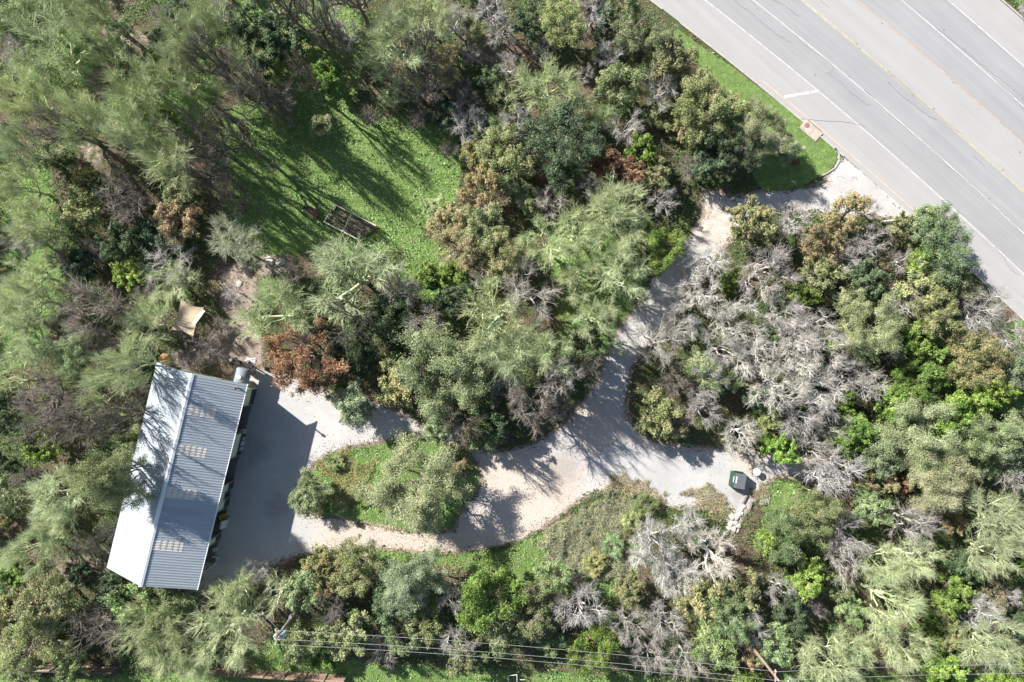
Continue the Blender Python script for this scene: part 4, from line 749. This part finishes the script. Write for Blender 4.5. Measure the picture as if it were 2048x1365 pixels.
# a few more shrubs where the canopy would otherwise leave bare floor
rs = np.random.default_rng(77); nfill = 0
for _ in range(9000):
    if nfill >= 90: break
    px, py = rs.uniform(-60, 2108), rs.uniform(-50, 1415)
    if any(math.hypot(px-t[1], py-t[2]) < .74*t[3]+17 for t in trees): continue
    A_ = (np.array([px]), np.array([py]))
    if inpoly(ISLAND, *A_)[0] or clearance(*A_)[0] < 26 or polydist(CLEAR, *A_)[0] > -25 or polydist(VERGE, *A_)[0] > -15 or inpoly([(430,0),(760,0),(760,240),(430,260)], *A_)[0]: continue
    if inpoly([(1040,1000),(1340,1000),(1340,1180),(700,1130),(860,1090)], *A_)[0] or inpoly([(300,560),(540,540),(560,780),(290,740)], *A_)[0] or py > 1318 and 200 < px < 1500: continue
    if inpoly(PATCHES['dirt'][2], *A_)[0] or inpoly([(1500,940),(1560,930),(1600,1060),(1440,1090),(1440,1040)], *A_)[0]: continue
    near = sorted(trees, key=lambda t: math.hypot(px-t[1], py-t[2]))[:3]; k = rs.choice(['D', 'E', 'G', 'K', 'B', 'Y'], p=[.2, .15, .25, .12, .18, .10])
    if px > 1350 and py < 940 and k == 'K': k = 'P'
    trees.append([k, px, py, float(rs.uniform(24, 36)), float(rs.uniform(2.2, 4.2))]); nfill += 1
info = []
for t in trees:
    a = min(ANCH, key=lambda a: math.hypot(a[1]-t[1], a[2]-t[2])); dx, dy = t[1]-a[1], t[2]-a[2]
    if 'corner' in a[0] or 'edge' in a[0]: rel = 'near'
    elif abs(dx) > 2.2*abs(dy): rel = 'left of' if dx < 0 else 'right of'
    elif abs(dy) > 2.2*abs(dx): rel = 'above' if dy < 0 else 'below'
    else: rel = ('upper ' if dy < 0 else 'lower ')+('left of' if dx < 0 else 'right of')
    sz = 'small ' if t[3] < 37 else ('large ' if t[3] > 62 else ''); info.append([sz+KD[t[0]][1], rel, a[0], math.hypot(dx, dy)])
ORD = ['nearest ', 'second nearest ', 'third nearest ', 'fourth nearest ', 'fifth nearest ', 'sixth nearest ', 'seventh nearest ', 'eighth nearest ', 'ninth nearest ']
by = {}
for i, f in enumerate(info): by.setdefault(tuple(f[:3]), []).append((f[3], i))
labels = {}
for key, ls in by.items():
    for k, (_, i) in enumerate(sorted(ls)): labels[i] = ((ORD[k] if len(ls) > 1 else '')+key[0]+', '+({'upper left of':'to the upper left of','upper right of':'to the upper right of','lower left of':'to the lower left of','lower right of':'to the lower right of'}.get(key[1], key[1]))+' '+key[2])
assert len(set(labels.values())) == len(labels)
rt = random.Random(4)
for i, t in enumerate(trees):
    kind, px, py, rp = t[:4]; nm, _, cat, grp = KD[kind]
    if kind not in LIB: lib(kind)
    rm = rp/16.5; H = t[4] if len(t) > 4 else min(9.5, max(2.8, rm*1.55+1.6))
    if len(t) <= 4 and px < 640 and py < 360 and kind == 'M': H = 10.5
    rm *= (1-.7*H/HC); big, small = LIB[kind]; v = rt.choice(big if rm > 2.7 else small); mt, mk_, mc, R0, H0 = v
    x, y, _ = W(px, py, .68*H); e = empty(nm, (x, y, 0), labels[i], cat, rt.uniform(0, 6.283), grp); s = rm/R0*1.2; e.scale = (s*rt.uniform(.94, 1.06), s*rt.uniform(.94, 1.06), H/H0)
    g = rt.uniform(.72, 1.22); wd_ = mk_ is None; g = .94+(g-.97)*(.5 if wd_ else 1); cl = (g*rt.uniform(.96 if wd_ else .90, 1.02 if wd_ else 1.10), g, g*rt.uniform(.90 if wd_ else .84, 1.0 if wd_ else 1.02), 1)
    for name_, me_ in (('trunk', mt), ('branches', mk_), ('crown', mc)):
        if me_ is None: continue
        o = bpy.data.objects.new(name_, me_); C.objects.link(o); o.parent = e; o.color = cl if name_ != 'trunk' else (1, 1, 1, 1)
print('trees', len(trees), 'fill', nfill)
